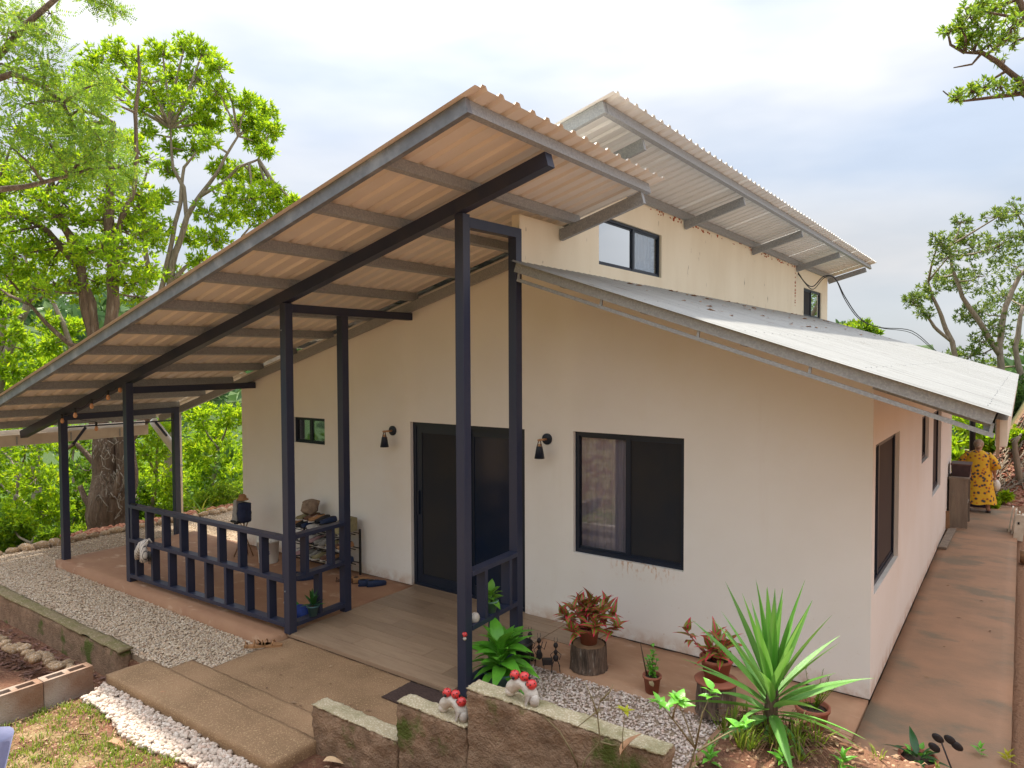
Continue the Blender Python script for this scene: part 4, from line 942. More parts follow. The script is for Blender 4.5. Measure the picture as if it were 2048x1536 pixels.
# shoe rack
rk = empty('shoe_rack', (-6.75, -.22, 0), 'low black metal shoe rack crowded with shoes against the front wall', 'shoe rack')
X0, X1, Y0, Y1 = -7.35, -6.18, -.40, -.08
for x in (X0, X1):
    for y in (Y0, Y1): MB().bx(x - .012, x + .012, y - .012, y + .012, 0, .62).build('upright', M['black'], rk)
for z in (.16, .36, .56):
    m_ = MB()
    for y in np.linspace(Y0, Y1, 5): m_.bar((X0, y, z), (X1, y, z), .01, .01)
    m_.build('shelf', M['black'], rk)
ms_ = [gry, wht, blk, olv, pnk, nvy, brn, gry, wht, tan]; nm = ['grey', 'white', 'black', 'olive', 'pink', 'navy', 'brown', 'grey', 'white', 'tan']
proto = {}
q = 0
for zi, z in enumerate((.17, .37, .57, .67)):
    for i in range(9 if zi < 3 else 5):
        k = (i * 3 + zi * 4 + 1) % 10; x = X0 + .10 + i * .122 + random.uniform(-.01, .01)
        if zi == 3: x = X0 + .25 + i * .12
        lab = ['lowest', 'middle', 'top', 'piled'][zi]
        pos = ['first', 'second', 'third', 'fourth', 'fifth', 'sixth', 'seventh', 'eighth', 'ninth'][i]
        c = shoe((x, -.25 + random.uniform(-.03, .02), z), R(-92 + random.uniform(-9, 9)), ms_[k], wht if k % 3 == 0 else blk, f'{nm[k]} shoe on the {lab} level of the rack, {pos} from the left', 'shoes heaped on the shoe rack', tilt=R(random.uniform(-6, 6)), s=.95)
bgm = MB().rough(-7.12, -6.93, -.30, -.14, .76, .92, .03, .03, 6, .035); bgm.build('cloth_bag', mat('cloth_bag_brown', (.30, .22, .16), (.16, .11, .08), 14, .9, c3=(.45, .28, .05), s3=5, t3=(.6, .66)), label='rumpled brown bag with yellow patches on top of the shoe rack', cat='bag')
bgm = MB().prism([(-.40, .60), (-.10, .60), (-.10, .78), (-.22, .80), (-.40, .70)], (-6.36, -6.20), 'x'); bgm.build('grey_boot_bag', olv, label='olive grey shoe box at the right end of the rack top', cat='box', bevel=.01)
# bucket
bk = empty('bucket', (-7.72, -.42, 0), 'white plastic bucket with blue lettering behind the railing', 'bucket')
MB().lathe([(.13, 0), (.133, .01), (.15, .30), (.157, .30), (.157, .325), (.152, .33), (.153, .37), (.145, .37), (.142, .31)], 30, (-7.72, -.42, 0)).build('pail', M['white'], bk)
MB().lathe([(.160, .372), (.162, .395), (.05, .40), (.001, .40)], 30, (-7.72, -.42, 0)).build('lid', M['white'], bk)
MB().tube([(-7.72 + .155 * math.cos(a), -.42 + .155 * math.sin(a) - .0, .335 - .12 * math.sin((a - R(200)) / R(140) * math.pi)) for a in [R(200 + 14 * i) for i in range(11)]], .004, 6).build('handle', M['steel'], bk)
def word(txt, size, loc, rot, m, parent, name='lettering', bend=None, ext=.0008):
    cu = bpy.data.curves.new(name, 'FONT'); cu.body = txt; cu.size = size; cu.extrude = ext; cu.align_x = 'CENTER'; cu.offset = .002
    tmp = bpy.data.objects.new(name, cu); col.objects.link(tmp); dg = bpy.context.evaluated_depsgraph_get(); me = bpy.data.meshes.new_from_object(tmp.evaluated_get(dg)); bpy.data.objects.remove(tmp)
    if bend:
        r0, c0, a0, z0 = bend
        for v in me.vertices: a = a0 + v.co.x / r0; v.co = Vector((c0[0] + (r0 + v.co.z) * math.cos(a), c0[1] + (r0 + v.co.z) * math.sin(a), z0 + v.co.y))
    me.materials.clear(); me.materials.append(m)
    o = link(name, me, parent)
    if not bend: o.location = loc; o.rotation_euler = rot
    return o
word('Smart', .075, None, None, M['blue'], bk, bend=(.1455, (-7.72, -.42), R(-63), .15))
# folded camp chair with cap
cc_ = empty('folded_camp_chair', (-8.27, -.45, 0), 'folded navy camp chair leaning at the wall corner', 'chair')
for (dx, dy, tx, ty) in ((-.10, -.10, .05, .06), (.10, -.08, -.05, .05), (-.05, .10, .07, -.05), (.08, .10, -.03, -.05)):
    MB().tube([(-8.27 + dx, -.45 + dy, 0), (-8.27 + tx, -.45 + ty, .55)], .009, 8).build('leg', M['wood'], cc_)
MB().rough(-8.30, -8.16, -.54, -.38, .50, .80, .03, .02, 7, .02).build('seat_fabric', cm('navy_cloth', (.02, .03, .08)), cc_)
MB().prism([(-8.43, .52), (-8.30, .50), (-8.305, .84), (-8.37, .84)], (-.54, -.40), 'y').build('side_panel', cm('grey_cloth', (.42, .40, .37)), cc_)
MB().rough(-8.45, -8.28, -.56, -.39, .49, .54, .03, .01, 9, .01).build('seat_edge', M['black'], cc_)
MB().lathe([(.085, .84), (.075, .86), (.06, .865), (.055, .90), (.03, .925), (.001, .93)], 18, (-8.27, -.46, 0)).build('sun_hat', tan, label='small tan hat on top of the folded chair', cat='hat')
# rag over the mid rail
rg = MB(); vs = []; fs = []
def ragm():
    m = bpy.data.materials.new('striped_cotton'); m.use_nodes = True; n = m.node_tree; b = n.nodes['Principled BSDF']; b.inputs['Roughness'].default_value = .95
    t = n.nodes.new('ShaderNodeTexCoord'); wv = n.nodes.new('ShaderNodeTexWave'); wv.inputs['Scale'].default_value = 14; wv.inputs['Distortion'].default_value = 2; n.links.new(t.outputs['Object'], wv.inputs[0])
    r = n.nodes.new('ShaderNodeValToRGB'); r.color_ramp.elements[0].color = (.10, .09, .09, 1); r.color_ramp.elements[0].position = .08; r.color_ramp.elements[1].color = (.66, .60, .54, 1); r.color_ramp.elements[1].position = .22
    n.links.new(wv.outputs['Fac'], r.inputs[0]); n.links.new(r.outputs[0], b.inputs['Base Color']); return m
gl = empty('striped_cloth', (-8.05, -2.02, .57), 'crumpled striped cotton cloth tied over the middle rail', 'cloth')
MB().tube([(-8.15, -2.06, .36), (-8.10, -2.07, .46), (-8.03, -2.06, .56), (-7.98, -2.0, .60), (-7.97, -1.95, .52)], [.03, .045, .045, .045, .03], 10).build('fold', ragm(), gl)
MB().tube([(-7.98, -2.06, .36), (-7.95, -2.07, .44), (-7.99, -2.06, .55), (-8.0, -2.0, .60)], [.05, .05, .045, .04], 10).build('fold', ragm(), gl)
fr = MB()
for i in range(12): fr.tube([(-7.88 + i * .006, -2.055, .50), (-7.885 + i * .008, -2.06, .40 - .03 * (i % 3))], .003, 4)
fr.build('fringe', M['black'], gl)
# green and blue ball bag behind corner post
gb = empty('sports_bag', (-5.55, -1.62, .10), 'small green and blue bag on the porch floor behind the corner post', 'bag')
MB().ball((-5.62, -1.60, .10), .10, 12, (1, .8, .9)).build('green_end', cm('green_nylon', (.05, .28, .05)), gb); MB().ball((-5.45, -1.60, .09), .11, 12, (1.3, .8, .75)).build('blue_body', cm('blue_nylon', (.02, .05, .25)), gb)
MB().ball((-5.66, -1.62, .165), .05, 10, (1.2, 1, .5)).build('white_panel', M['white'], gb)
lo = MB().bx(-8.47, -8.43, -2.02, -1.99, 1.021, 1.05).bar((-8.43, -2.0, 1.03), (-8.26, -2.0, 1.028), .03, .012)
lo.build('hand_tool', M['black'], label='small black hand tool lying on the top rail by the post', cat='tool')

# ------------------------------------------------------------------ right side things
cb_ = empty('wooden_cabinet', (.15, 7.7, 0), 'tall grey wooden cabinet against the side wall of the house', 'cabinet')
MB().bx(.03, .30, 7.48, 7.505, .02, .84).build('side_board', M['woodg'], cb_); MB().bx(.03, .30, 8.1, 8.125, .02, .84).build('side_board', M['woodg'], cb_)
MB().bx(.02, .31, 7.47, 8.14, .84, .87).build('top_board', M['woodg'], cb_); MB().bx(.03, .05, 7.505, 8.1, .02, .84).build('back_board', M['woodg'], cb_)
MB().bx(.05, .29, 7.505, 8.1, .40, .42).build('shelf', M['woodg'], cb_)
ct = empty('storage_tub', (.17, 7.9, .87), 'dark plastic tub standing on the grey cabinet', 'tub')
MB().prism([(.06, .871), (.31, .871), (.325, 1.06), (.045, 1.06)], (7.62, 8.02), 'y').build('tub_body', cm('maroon_plastic', (.055, .03, .035), .5), ct)
MB().bx(.035, .335, 7.61, 8.03, 1.06, 1.085).build('rim', cm('brown_plastic', (.10, .05, .045), .5), ct)
MB().bar((.07, 5.85, .02), (.10, 7.35, .02), .11, .03).build('wooden_plank', M['woodg'], label='loose weathered plank lying at the foot of the side wall', cat='plank')
MB().bar((.025, 7.30, .02), (.012, 7.30, .32), .08, .02, (0, 1, 0)).build('board_offcut', M['wood'], label='short board leaning on the side wall before the cabinet', cat='board')
pp = empty('white_panels', (1.0, 7.7, 0), 'stack of white slotted plastic panels leaning on the right bank', 'plastic panels')
for i in range(4):
    x = .865 + i * .045; y = 7.55 + .10 * (3 - i)
    P0 = MB().bar((x, y, -.02), (x + .055, y + .03, .40 - .02 * i), .30, .022, (1, 0, 0)).build('panel', M['whited'], pp)
P0 = MB().bar((.99, 7.33, -.04), (1.03, 7.35, .37), .13, .05, (0, 1, 0)); P0.build('panel', M['whited'], pp)
MB().bx(.985, 1.01, 7.298, 7.312, .22, .26).build('slot', M['black'], pp)
MB().lathe([(.07, 0), (.068, .17), (.001, .172)], 16, (1.09, 5.9, -.05)).build('small_stump', M['wood'], label='small sawn stump beside the walkway near the white panels', cat='stump')
MB().tube([(.12, 12.6, -.1), (.10, 12.6, 2.6)], .06, 8).build('dark_post', M['black'], label='dark slender post beyond the far end of the side wall', cat='post')

# people -----------------------------------------------------------
def skinned(name, verts, edges, radii, m, parent, root=0, sub=2, **k):
    me = bpy.data.meshes.new(name); me.from_pydata([Vector(v) for v in verts], edges, []); me.materials.append(m)
    o = link(name, me, parent, **k); sk_ = o.modifiers.new('skin', 'SKIN'); sk_.use_smooth_shade = True
    for i, r0 in enumerate(radii): me.skin_vertices[0].data[i].radius = r0 if hasattr(r0, '__len__') else (r0, r0)
    me.skin_vertices[0].data[root].use_root = True
    s = o.modifiers.new('sub', 'SUBSURF'); s.levels = sub; s.render_levels = sub; return o
def finger_hand(parent, w0, d, m, spread=(1, 0, 0), s=1.0):
    w0 = Vector(w0); d = Vector(d).normalized(); sp = Vector(spread).normalized()
    V = [w0, w0 + d * .045 * s, w0 + d * .085 * s]; E = [(0, 1), (1, 2)]; Rr = [.024 * s, (.036 * s, .02 * s), (.036 * s, .018 * s)]
    for i, (o_, l) in enumerate(((-.03, .065), (-.01, .075), (.01, .07), (.028, .055))):
        b = w0 + d * .08 * s + sp * o_ * s; c_ = d.cross(sp)
        a = len(V); V += [b, b + d * l * .5 * s, b + d * l * .9 * s + c_ * .02 * s]; E += [(2, a), (a, a + 1), (a + 1, a + 2)]; Rr += [.0095 * s, .0085 * s, .0075 * s]
    a = len(V); V += [w0 + d * .03 * s - sp * .035 * s, w0 + d * .07 * s - sp * .055 * s]; E += [(1, a), (a, a + 1)]; Rr += [.011 * s, .009 * s]
    return V, E, Rr
def person_back():
    e = empty('person', (.38, 9.35, 0), 'person in a long yellow floral dress seen from behind on the walkway', 'person')
    X, Y = .36, 9.35
    V = [(X, Y, .66), (X, Y, .85), (X, Y + .02, 1.02), (X, Y + .03, 1.16), (X, Y + .06, 1.21), (X + .0, Y + .09, 1.27), (X + .0, Y + .10, 1.345)]
    E = [(0, 1), (1, 2), (2, 3), (3, 4), (4, 5), (5, 6)]; Q = [(.14, .12), (.12, .1), (.14, .1), (.10, .08), .045, .07, .075]
    def ch(start, pts, rs):
        a = start
        for p, r0 in zip(pts, rs): V.append(p); Q.append(r0); E.append((a, len(V) - 1)); a = len(V) - 1
        return a
    ch(0, [(X - .10, Y, .58), (X - .13, Y - .02, .36), (X - .15, Y, .09), (X - .15, Y, .05), (X - .15, Y + .12, .03)], [.085, .06, .038, .035, .03])
    ch(0, [(X + .10, Y, .58), (X + .14, Y - .02, .36), (X + .17, Y - .05, .09), (X + .17, Y - .05, .05), (X + .18, Y + .07, .03)], [.085, .06, .038, .035, .03])
    for s in (-1, 1):
        w_ = ch(3, [(X + s * .17, Y + .02, 1.13), (X + s * .25, Y + .02, .90), (X + s * .26, Y + .10, .70)], [.05, .04, .026])
        hv, he, hr = finger_hand(None, (X + s * .26, Y + .10, .70), (s * .1, .3, -1), None, (0, 1, 0))
        o = len(V); V.extend(hv); E.append((w_, o)); E.extend([(a + o, b + o) for a, b in he]); Q.extend(hr)
    skinned('body', V, E, Q, M['skin'], e)
    # dress: bell-shaped surface with folds
    n = 40; secs = [(.17, .30, .235), (.32, .275, .22), (.52, .245, .20), (.72, .225, .185), (.90, .205, .165), (1.04, .215, .155), (1.13, .20, .14), (1.19, .12, .10), (1.225, .065, .065)]
    vs = []; fs = []
    for i, (z, a, b) in enumerate(secs):
        for k in range(n):
            an = 2 * math.pi * k / n; f = 1 + .05 * math.sin(an * 7 + z * 2) * max(0, 1 - z); vs.append((X + a * f * math.cos(an), Y + .02 + b * f * math.sin(an), z + .012 * math.sin(an * 5) * (i == 0)))
    for i in range(len(secs) - 1):
        for k in range(n): fs.append((i * n + k, i * n + (k + 1) % n, (i + 1) * n + (k + 1) % n, (i + 1) * n + k))
    D = MB().add(vs, fs, True).build('dress', M['dress'], e)
    for s in (-1, 1): MB().tube([(X + s * .13, Y + .02, 1.15), (X + s * .21, Y + .02, 1.04), (X + s * .27, Y + .03, .86)], [.075, .085, .10], 12).build('sleeve', M['dress'], D)
    MB().ball((X, Y + .085, 1.345), .088, 14, (.95, 1.05, 1.08)).ball((X + .005, Y + .01, 1.30), .05, 10).build('hair', M['hair'], e)
    for (sx, sy) in ((-.15, .04), (.175, -.0)): MB().rough(X + sx - .045, X + sx + .045, Y + sy - .10, Y + sy + .13, 0.0, .022, .05, 0, 5, .01).build('sandal', M['black'], e)
person_back(); [setattr(o, 'scale', (1, 1, .94)) for o in col.objects if o.name == 'person']
bg_ = empty('plastic_bag', (.66, 9.42, .5), 'white plastic bag hanging from the hand of the person', 'bag')
MB().ball((.655, 9.43, .50), .075, 10, (.8, .7, 1.4)).build('bag_body', M['white'], bg_); MB().tube([(.62, 9.44, .58), (.63, 9.45, .66), (.66, 9.44, .585)], .004, 5).build('bag_handle', M['white'], bg_)
MB().prism([(.22, .0), (.56, .0), (.52, .20), (.26, .20)], (9.75, 10.05), 'y').build('dark_tub', cm('purple_plastic', (.035, .025, .06), .5), label='dark purple tub on the walkway beyond the legs of the person', cat='tub')

def person_left():
    k = PT(-20, 1500, 2.15); X, Y = k.x - .03, k.y; zg_ = g(X, Y) + .02
    e = empty('person', (X, Y, zg_), 'person in grey-blue trousers cropped by the left edge of the photo', 'person')
    hx, hy = X - .26, Y - .18      # hips, left of the frame
    V = [(hx, hy, zg_ + .92), (hx, hy, zg_ + 1.1), (hx, hy, zg_ + 1.30), (hx, hy, zg_ + 1.44), (hx, hy, zg_ + 1.52), (hx, hy, zg_ + 1.62), (hx, hy, zg_ + 1.7)]
    Q = [(.15, .11), (.13, .1), (.16, .1), (.09, .07), .05, .075, .08]; E = [(i, i + 1) for i in range(6)]
    def ch(start, pts, rs):
        a = start
        for p, r0 in zip(pts, rs): V.append(p); Q.append(r0); E.append((a, len(V) - 1)); a = len(V) - 1
        return a
    ch(0, [(hx + .06, hy + .04, zg_ + .82), (k.x - .075, k.y, k.z + .02), (hx + .10, hy + .06, zg_ + .09), (hx + .10, hy + .06, zg_ + .05), (hx + .13, hy + .20, zg_ + .04)], [.085, .062, .042, .04, .035])
    ch(0, [(hx - .10, hy - .04, zg_ + .82), (hx - .12, hy, zg_ + .45), (hx - .13, hy - .04, zg_ + .09), (hx - .13, hy - .04, zg_ + .05), (hx - .12, hy + .12, zg_ + .04)], [.085, .062, .042, .04, .035])
    for s in (-1, 1):
        w_ = ch(3, [(hx + s * .08, hy - s * .17, zg_ + 1.40), (hx - .04 + s * .08, hy - s * .20, zg_ + 1.12), (hx - .06 + s * .08, hy - s * .20, zg_ + .86)], [.05, .04, .028])
        hv, he, hr = finger_hand(None, (hx - .06 + s * .08, hy - s * .20, zg_ + .86), (0, .1, -1), None, (1, 0, 0))
        o = len(V); V.extend(hv); E.append((w_, o)); E.extend([(a + o, b + o) for a, b in he]); Q.extend(hr)
    skinned('body', V, E, Q, M['skin'], e)
    tr = MB()
    tr.tube([(hx + .05, hy + .03, zg_ + .9), (hx + .06, hy + .04, zg_ + .8), (k.x - .075, k.y, k.z + .02), (hx + .11, hy + .06, zg_ + .2), (hx + .11, hy + .06, zg_ + .1)], [.13, .105, .083, .075, .075], 16)
    tr.tube([(hx - .05, hy - .03, zg_ + .9), (hx - .10, hy - .04, zg_ + .8), (hx - .12, hy, zg_ + .45), (hx - .13, hy - .04, zg_ + .1)], [.13, .105, .08, .075], 16)
    tr.v = [tuple(Vector(p) + Vector((1, 1, 0)) * noise.noise(Vector(p) * Vector((1, 1, 1)).length * 6) * .012) for p in tr.v]
    tr.build('trousers', M['jean'], e)
    sh = MB().lathe([(.175, -.04), (.17, .2), (.195, .36), (.20, .45), (.15, .53), (.075, .58), (.06, .59)], 24, (hx, hy, zg_ + .93)).build('shirt', M['shirt'], e)
    for s in (-1, 1): MB().tube([(hx + s * .05, hy - s * .12, zg_ + 1.42), (hx + s * .08, hy - s * .19, zg_ + 1.36), (hx - .04 + s * .08, hy - s * .21, zg_ + 1.12)], [.08, .085, .075], 12).build('sleeve', M['shirt'], sh)
    MB().ball((hx - .005, hy - .028, zg_ + 1.70), .112, 14, (.92, .95, 1.05)).build('hair', mat('dark_hair', (.03, .02, .015), rough=.7), e)
    MB().ball((hx, hy + .10, zg_ + 1.655), .018, 8, (.8, 1.1, 1.3)).build('nose', M['skin'], e)
    for s in (-1, 1):
        MB().ball((hx + s * .098, hy + .005, zg_ + 1.66), .026, 8, (.4, .8, 1.2)).build('ear', M['skin'], e)
        MB().ball((hx + s * .034, hy + .086, zg_ + 1.685), .012, 8).build('eye', M['black'], e)
    MB().ball((hx, hy + .09, zg_ + 1.61), .022, 8, (1.1, .4, .3)).build('mouth', mat('lips', (.35, .12, .1)), e)
person_left()

# ------------------------------------------------------------------ stones, litter, grass, small plants
def rock(seed, r_=1):
    m = MB().ball((0, 0, 0), 1, 7); m.v = [tuple(Vector(p) * (1 + .35 * noise.noise(Vector(p) * 1.3 + Vector((seed * 7, 0, 0)))) ) for p in m.v]; return m.mesh('stone', M['stone'])
rk_ = [rock(i) for i in range(5)]
se = empty('stone_edging', (-7, -3.7, -.1), 'wavy row of rounded tan stones edging the left planting bed', 'stone edging')
for i in range(34):
    t = i / 33; u = -40 + 215 * t; v = 1262 + 84 * t + 7 * math.sin(i * .9)
    d_ = (_f * FPX + _r * (u - 1024) + _u * (768 - v)); k_ = (-.12 - CP.z) / d_.z; p = CP + d_ * k_
    o = link('stone', rk_[i % 5], se); s = random.uniform(.035, .06); o.location = p; o.matrix_parent_inverse = Matrix.Translation(-se.location); o.scale = (s * 1.3, s, s * .8); o.rotation_euler = (0, 0, random.uniform(0, 6))
se2 = empty('gravel_edge_stones', (-11.7, 0, -.1), 'line of pale rounded stones along the far edge of the gravel', 'stone edging')
for i in range(42):
    o = link('stone', rk_[i % 5], se2); s = random.uniform(.07, .12); o.location = (-11.78 + random.uniform(-.04, .04), -3.6 + i * .2, -.08); o.scale = (s * .9, s * 1.3, s * .75); o.rotation_euler = (0, 0, random.uniform(0, 3))
# red earth strip past the stones
pebbles('red_rubble', scatter(-12.6, -11.9, -1.2, 4.6, -.16, 1800), .04, mat('red_rubble', (.35, .12, .06), isl=[(.40, .15, .08), (.28, .10, .05), (.48, .24, .14)]), label='strip of loose red rubble beyond the far edging stones', cat='rubble', kind='stuff')

# dead leaves on the soil: a few large single ones, the rest litter
for (u, v, zz, l, lab) in ((210, 1483, None, .17, 'long curled brown dead leaf on the grass at the lower left'), (150, 1470, None, .10, 'dark round dead leaf near the left person'), (640, 1525, None, .17, 'pale buff dead leaf below the lowest parapet step'), (1235, 1520, .85, .16, 'upright brown dead leaf by the right end of the parapet'), (245, 1372, None, .12, 'reddish dead leaf at the corner of the lowest step'), (315, 1385, .14, .05, 'tiny dead leaf lying on the lowest tread')):
    d_ = (_f * FPX + _r * (u - 1024) + _u * (768 - v)); p = CP + d_ * 2e-3
    for k in range(4000):
        p = CP + d_ * (2e-3 + k * 1e-6 * 1.2)
        if p.z < (g(p.x, p.y) if zz is None else zz) + .012: break
    me = leafmesh('dead_leaf', l, l * .36, .25, .6, M['lf_dry'] if 'pale' not in lab else M['stone'], 8, .6)
    o = link('dead_leaf', me, label=lab, cat='dead leaf'); o.location = p + Vector((0, 0, .02)); o.rotation_euler = (R(random.uniform(-20, 20)), R(-8 if 'upright' not in lab else -55), YAW + random.uniform(-.3, .6))
def litter(name, n, rx, ry, m, s0, label, cat):
    V = []; F = []
    for i in range(n):
        x, y = random.uniform(*rx), random.uniform(*ry); z = g(x, y) + .012
        if -5.6 < x < -3.0 and y > -3.95: continue
        if -3.2 < x < -.4 and y > -3.32: continue
        a = random.uniform(0, 6.28); l = s0 * random.uniform(.4, 1.3); dx, dy = math.cos(a) * l, math.sin(a) * l; h = random.uniform(0, .02)
        o = len(V); V += [(x - dx, y - dy, z), (x + dy * .38, y - dx * .38, z + h), (x + dx, y + dy, z + h * .5), (x - dy * .38, y + dx * .38, z + h)]; F.append((o, o + 1, o + 2, o + 3))
    link(name, MB().add(V, F).mesh(name, m), label=label, cat=cat, kind='stuff')
dryc = mat('dry_litter', (.3, .18, .1), isl=[(.26, .14, .08), (.40, .27, .16), (.16, .08, .05), (.50, .38, .24)], rough=.9)
litter('yard_litter', 2600, (-6, -2.6), (-5.6, -3.7), dryc, .016, 'fine dry leaf bits scattered over the lower left yard', 'leaf litter')
litter('mound_litter', 2200, (-2.9, 1.6), (-4.6, -1.7), dryc, .022, 'dry leaf bits scattered over the red soil mound', 'leaf litter')
litter('bed_litter', 500, (-9, -5.8), (-3.75, -3.2), mat('dark_litter', (.2, .1, .07), isl=[(.20, .09, .06), (.12, .06, .045), (.28, .15, .1)]), .045, 'reddish fallen leaves along the foot of the retaining wall', 'leaf litter')
gl_ = MB()
for i in range(70):
    if i < 45: x, y, z = random.uniform(-10, -5.7), random.uniform(-2.95, -2.2), -.075
    elif i < 60: x, y, z = random.uniform(-5.1, -3.2), random.uniform(-2.9, -2.0), -.022
    else: x, y, z = random.uniform(.15, .9), random.uniform(-.8, 6), .004
    a = random.uniform(0, 6.28); l = random.uniform(.012, .035); dx, dy = math.cos(a) * l, math.sin(a) * l
    gl_.add([(x - dx, y - dy, z), (x + dy * .35, y - dx * .35, z + .006), (x + dx, y + dy, z + .004), (x - dy * .35, y + dx * .35, z + .008)], [(0, 1, 2, 3)])
gl_.build('fallen_leaf_bits', dryc, label='a few small dry leaves strewn over the gravel, steps and walkway', cat='leaf litter', kind='stuff')
# soil crumbs
def onfield(n, rx, ry, dz=.0):
    P = []
    for i in range(n):
        x, y = random.uniform(*rx), random.uniform(*ry)
        if -5.6 < x < -3.0 and y > -3.68: continue
        if -3.2 < x < -.42 and y > -3.3: continue
        P.append((x, y, g(x, y) + dz))
    return np.array(P)
pebbles('soil_crumbs', np.concatenate([onfield(5000, (-2.9, 1.5), (-4.4, -1.7)), onfield(2500, (-6, -2.8), (-5.2, -3.8))]), .010, mat('crumb', (.3, .15, .08), isl=[(.30, .13, .07), (.20, .08, .05), (.42, .26, .16), (.25, .10, .06)]), label='small crumbs of red soil over the yard and mound', cat='soil crumbs', kind='stuff')
# grass
gm = MB()
for i in range(950):
    x, y = random.uniform(-6.2, -3.0), random.uniform(-5.5, -3.9)
    if nz(x, y, 0, 1.8) + nz(x, y, 4, 5) * .5 < -.10 or x > -3.9 + (-3.9 - y) * .9: continue
    t_ = tuft('g', (x, y, g(x, y)), 14, .055, None, sp=.07, wd=.0035); gm.add(t_.v, t_.f)
gm.build('grass', M['grass'], label='patchy bright green grass on the lower left yard', cat='grass', kind='stuff')
gm = MB()
for (x, y, n, h) in [(-.2 + random.uniform(-.25, .3), -2.45 + random.uniform(-.2, .2), 16, .16) for _ in range(16)] + [(random.uniform(-.6, 1.2), random.uniform(-3.2, -2.1), 9, .07) for _ in range(40)] + [(-1.6 + random.uniform(-.2, .1), -3.5, 12, .08) for _ in range(5)]:
    t_ = tuft('g', (x, y, g(x, y)), n, h, None, sp=.04, wd=.005); gm.add(t_.v, t_.f)
gm.build('mound_grass', M['grass'], label='grassy blades growing round the yucca on the mound', cat='grass', kind='stuff')
gm = MB()
for i in range(130):
    yw = random.uniform(0, 6.28); p = Vector((-.1 + .22 * math.cos(yw) * random.random(), -2.32 + .2 * math.sin(yw) * random.random(), 0)); p.z = g(p.x, p.y) + .01
    gm.tube([p, p + Vector((math.cos(yw) * .08, math.sin(yw) * .08, .05)), p + Vector((math.cos(yw) * .2, math.sin(yw) * .2, .0))], .0025, 3)
gm.build('dry_stalks', M['lf_dry'], label='tangle of dry stalks round the foot of the yucca', cat='dry stalks', kind='stuff')

def sapling(name, base, branches, leafm_, label, cat='sapling', lr=(.05, .03), dens=6, tips=True, rad=.006):
    e = empty(name, base, label, cat); m = MB(); n = 0
    for br in branches:
        pts = [Vector(base) + Vector(p) for p in br]; rs = [rad * (1 - .75 * i / (len(pts) - 1)) for i in range(len(pts))]; m.tube(pts, rs, 5)
    m.build('stem', mat_gst2, e)
    if leafm_:
        lm = [leafmesh('leaf', lr[0] * f, lr[1] * f, .3, .3, leafm_, 5, .6) for f in (1, .75)]
        for br in branches:
            tip = Vector(br[-1])
            for j in range(dens):
                o = bpy.data.objects.new('leaf', random.choice(lm)); col.objects.link(o); o.parent = e; q = Vector(br[-2]).lerp(tip, .6 + .4 * j / dens); o.location = q; o.rotation_euler = Euler((R(random.uniform(-20, 20)), -R(random.uniform(5, 50)), j * 2.4 + random.random()))
mat_gst2 = mat('twig_bark', (.24, .19, .10), (.16, .13, .06), 30, .8)
def S3(u, v, d, base): return PT(u, v, d) - Vector(base)
b0 = PT(1365, 1535, 3.62)
sapling('green_sapling', b0, [[(0, 0, -.1)] + [S3(*q, b0) for q in (((1385, 1500, 3.62)), (1365, 1440, 3.62), (1348, 1400, 3.6), (1292, 1420, 3.55), (1300, 1405, 3.5))][:3],
    [S3(1385, 1500, 3.62, b0), S3(1340, 1440, 3.55, b0), S3(1310, 1402, 3.5, b0)], [S3(1385, 1500, 3.62, b0), S3(1400, 1430, 3.6, b0), S3(1422, 1380, 3.6, b0)],
    [S3(1390, 1505, 3.62, b0), S3(1440, 1475, 3.7, b0), S3(1490, 1450, 3.75, b0)], [S3(1340, 1440, 3.55, b0), S3(1345, 1420, 3.4, b0), S3(1355, 1400, 3.4, b0)]], M['lf_hosta'], 'young green sapling on the mound left of the yucca', lr=(.085, .045), dens=7)
b0 = PT(1150, 1534, 3.75)
sapling('bare_sapling', b0, [[(0, 0, -.1), S3(1165, 1520, 3.75, b0), S3(1195, 1485, 3.72, b0), S3(1190, 1430, 3.7, b0), S3(1195, 1405, 3.7, b0), S3(1220, 1395, 3.7, b0)],
    [S3(1190, 1430, 3.7, b0), S3(1180, 1400, 3.7, b0), S3(1165, 1365, 3.7, b0)], [S3(1195, 1405, 3.7, b0), S3(1215, 1385, 3.7, b0), S3(1222, 1370, 3.7, b0)],
    [S3(1195, 1485, 3.72, b0), S3(1220, 1492, 3.7, b0), S3(1238, 1490, 3.7, b0)], [(0, 0, 0), S3(1135, 1500, 3.7, b0), S3(1115, 1465, 3.7, b0), S3(1080, 1430, 3.7, b0)], [S3(1195, 1420, 3.7, b0), S3(1175, 1435, 3.7, b0), S3(1150, 1455, 3.7, b0)]], None, 'leafless thin sapling in front of the parapet')
b0 = PT(1240, 1500, 3.6)
sapling('yellow_seedling', b0, [[(0, 0, -.1), S3(1240, 1470, 3.6, b0), S3(1244, 1432, 3.6, b0), S3(1247, 1424, 3.6, b0)]], M['lf_yel'], 'thin seedling with a few yellow leaves before the gravel bed', lr=(.06, .025), dens=5, rad=.003)
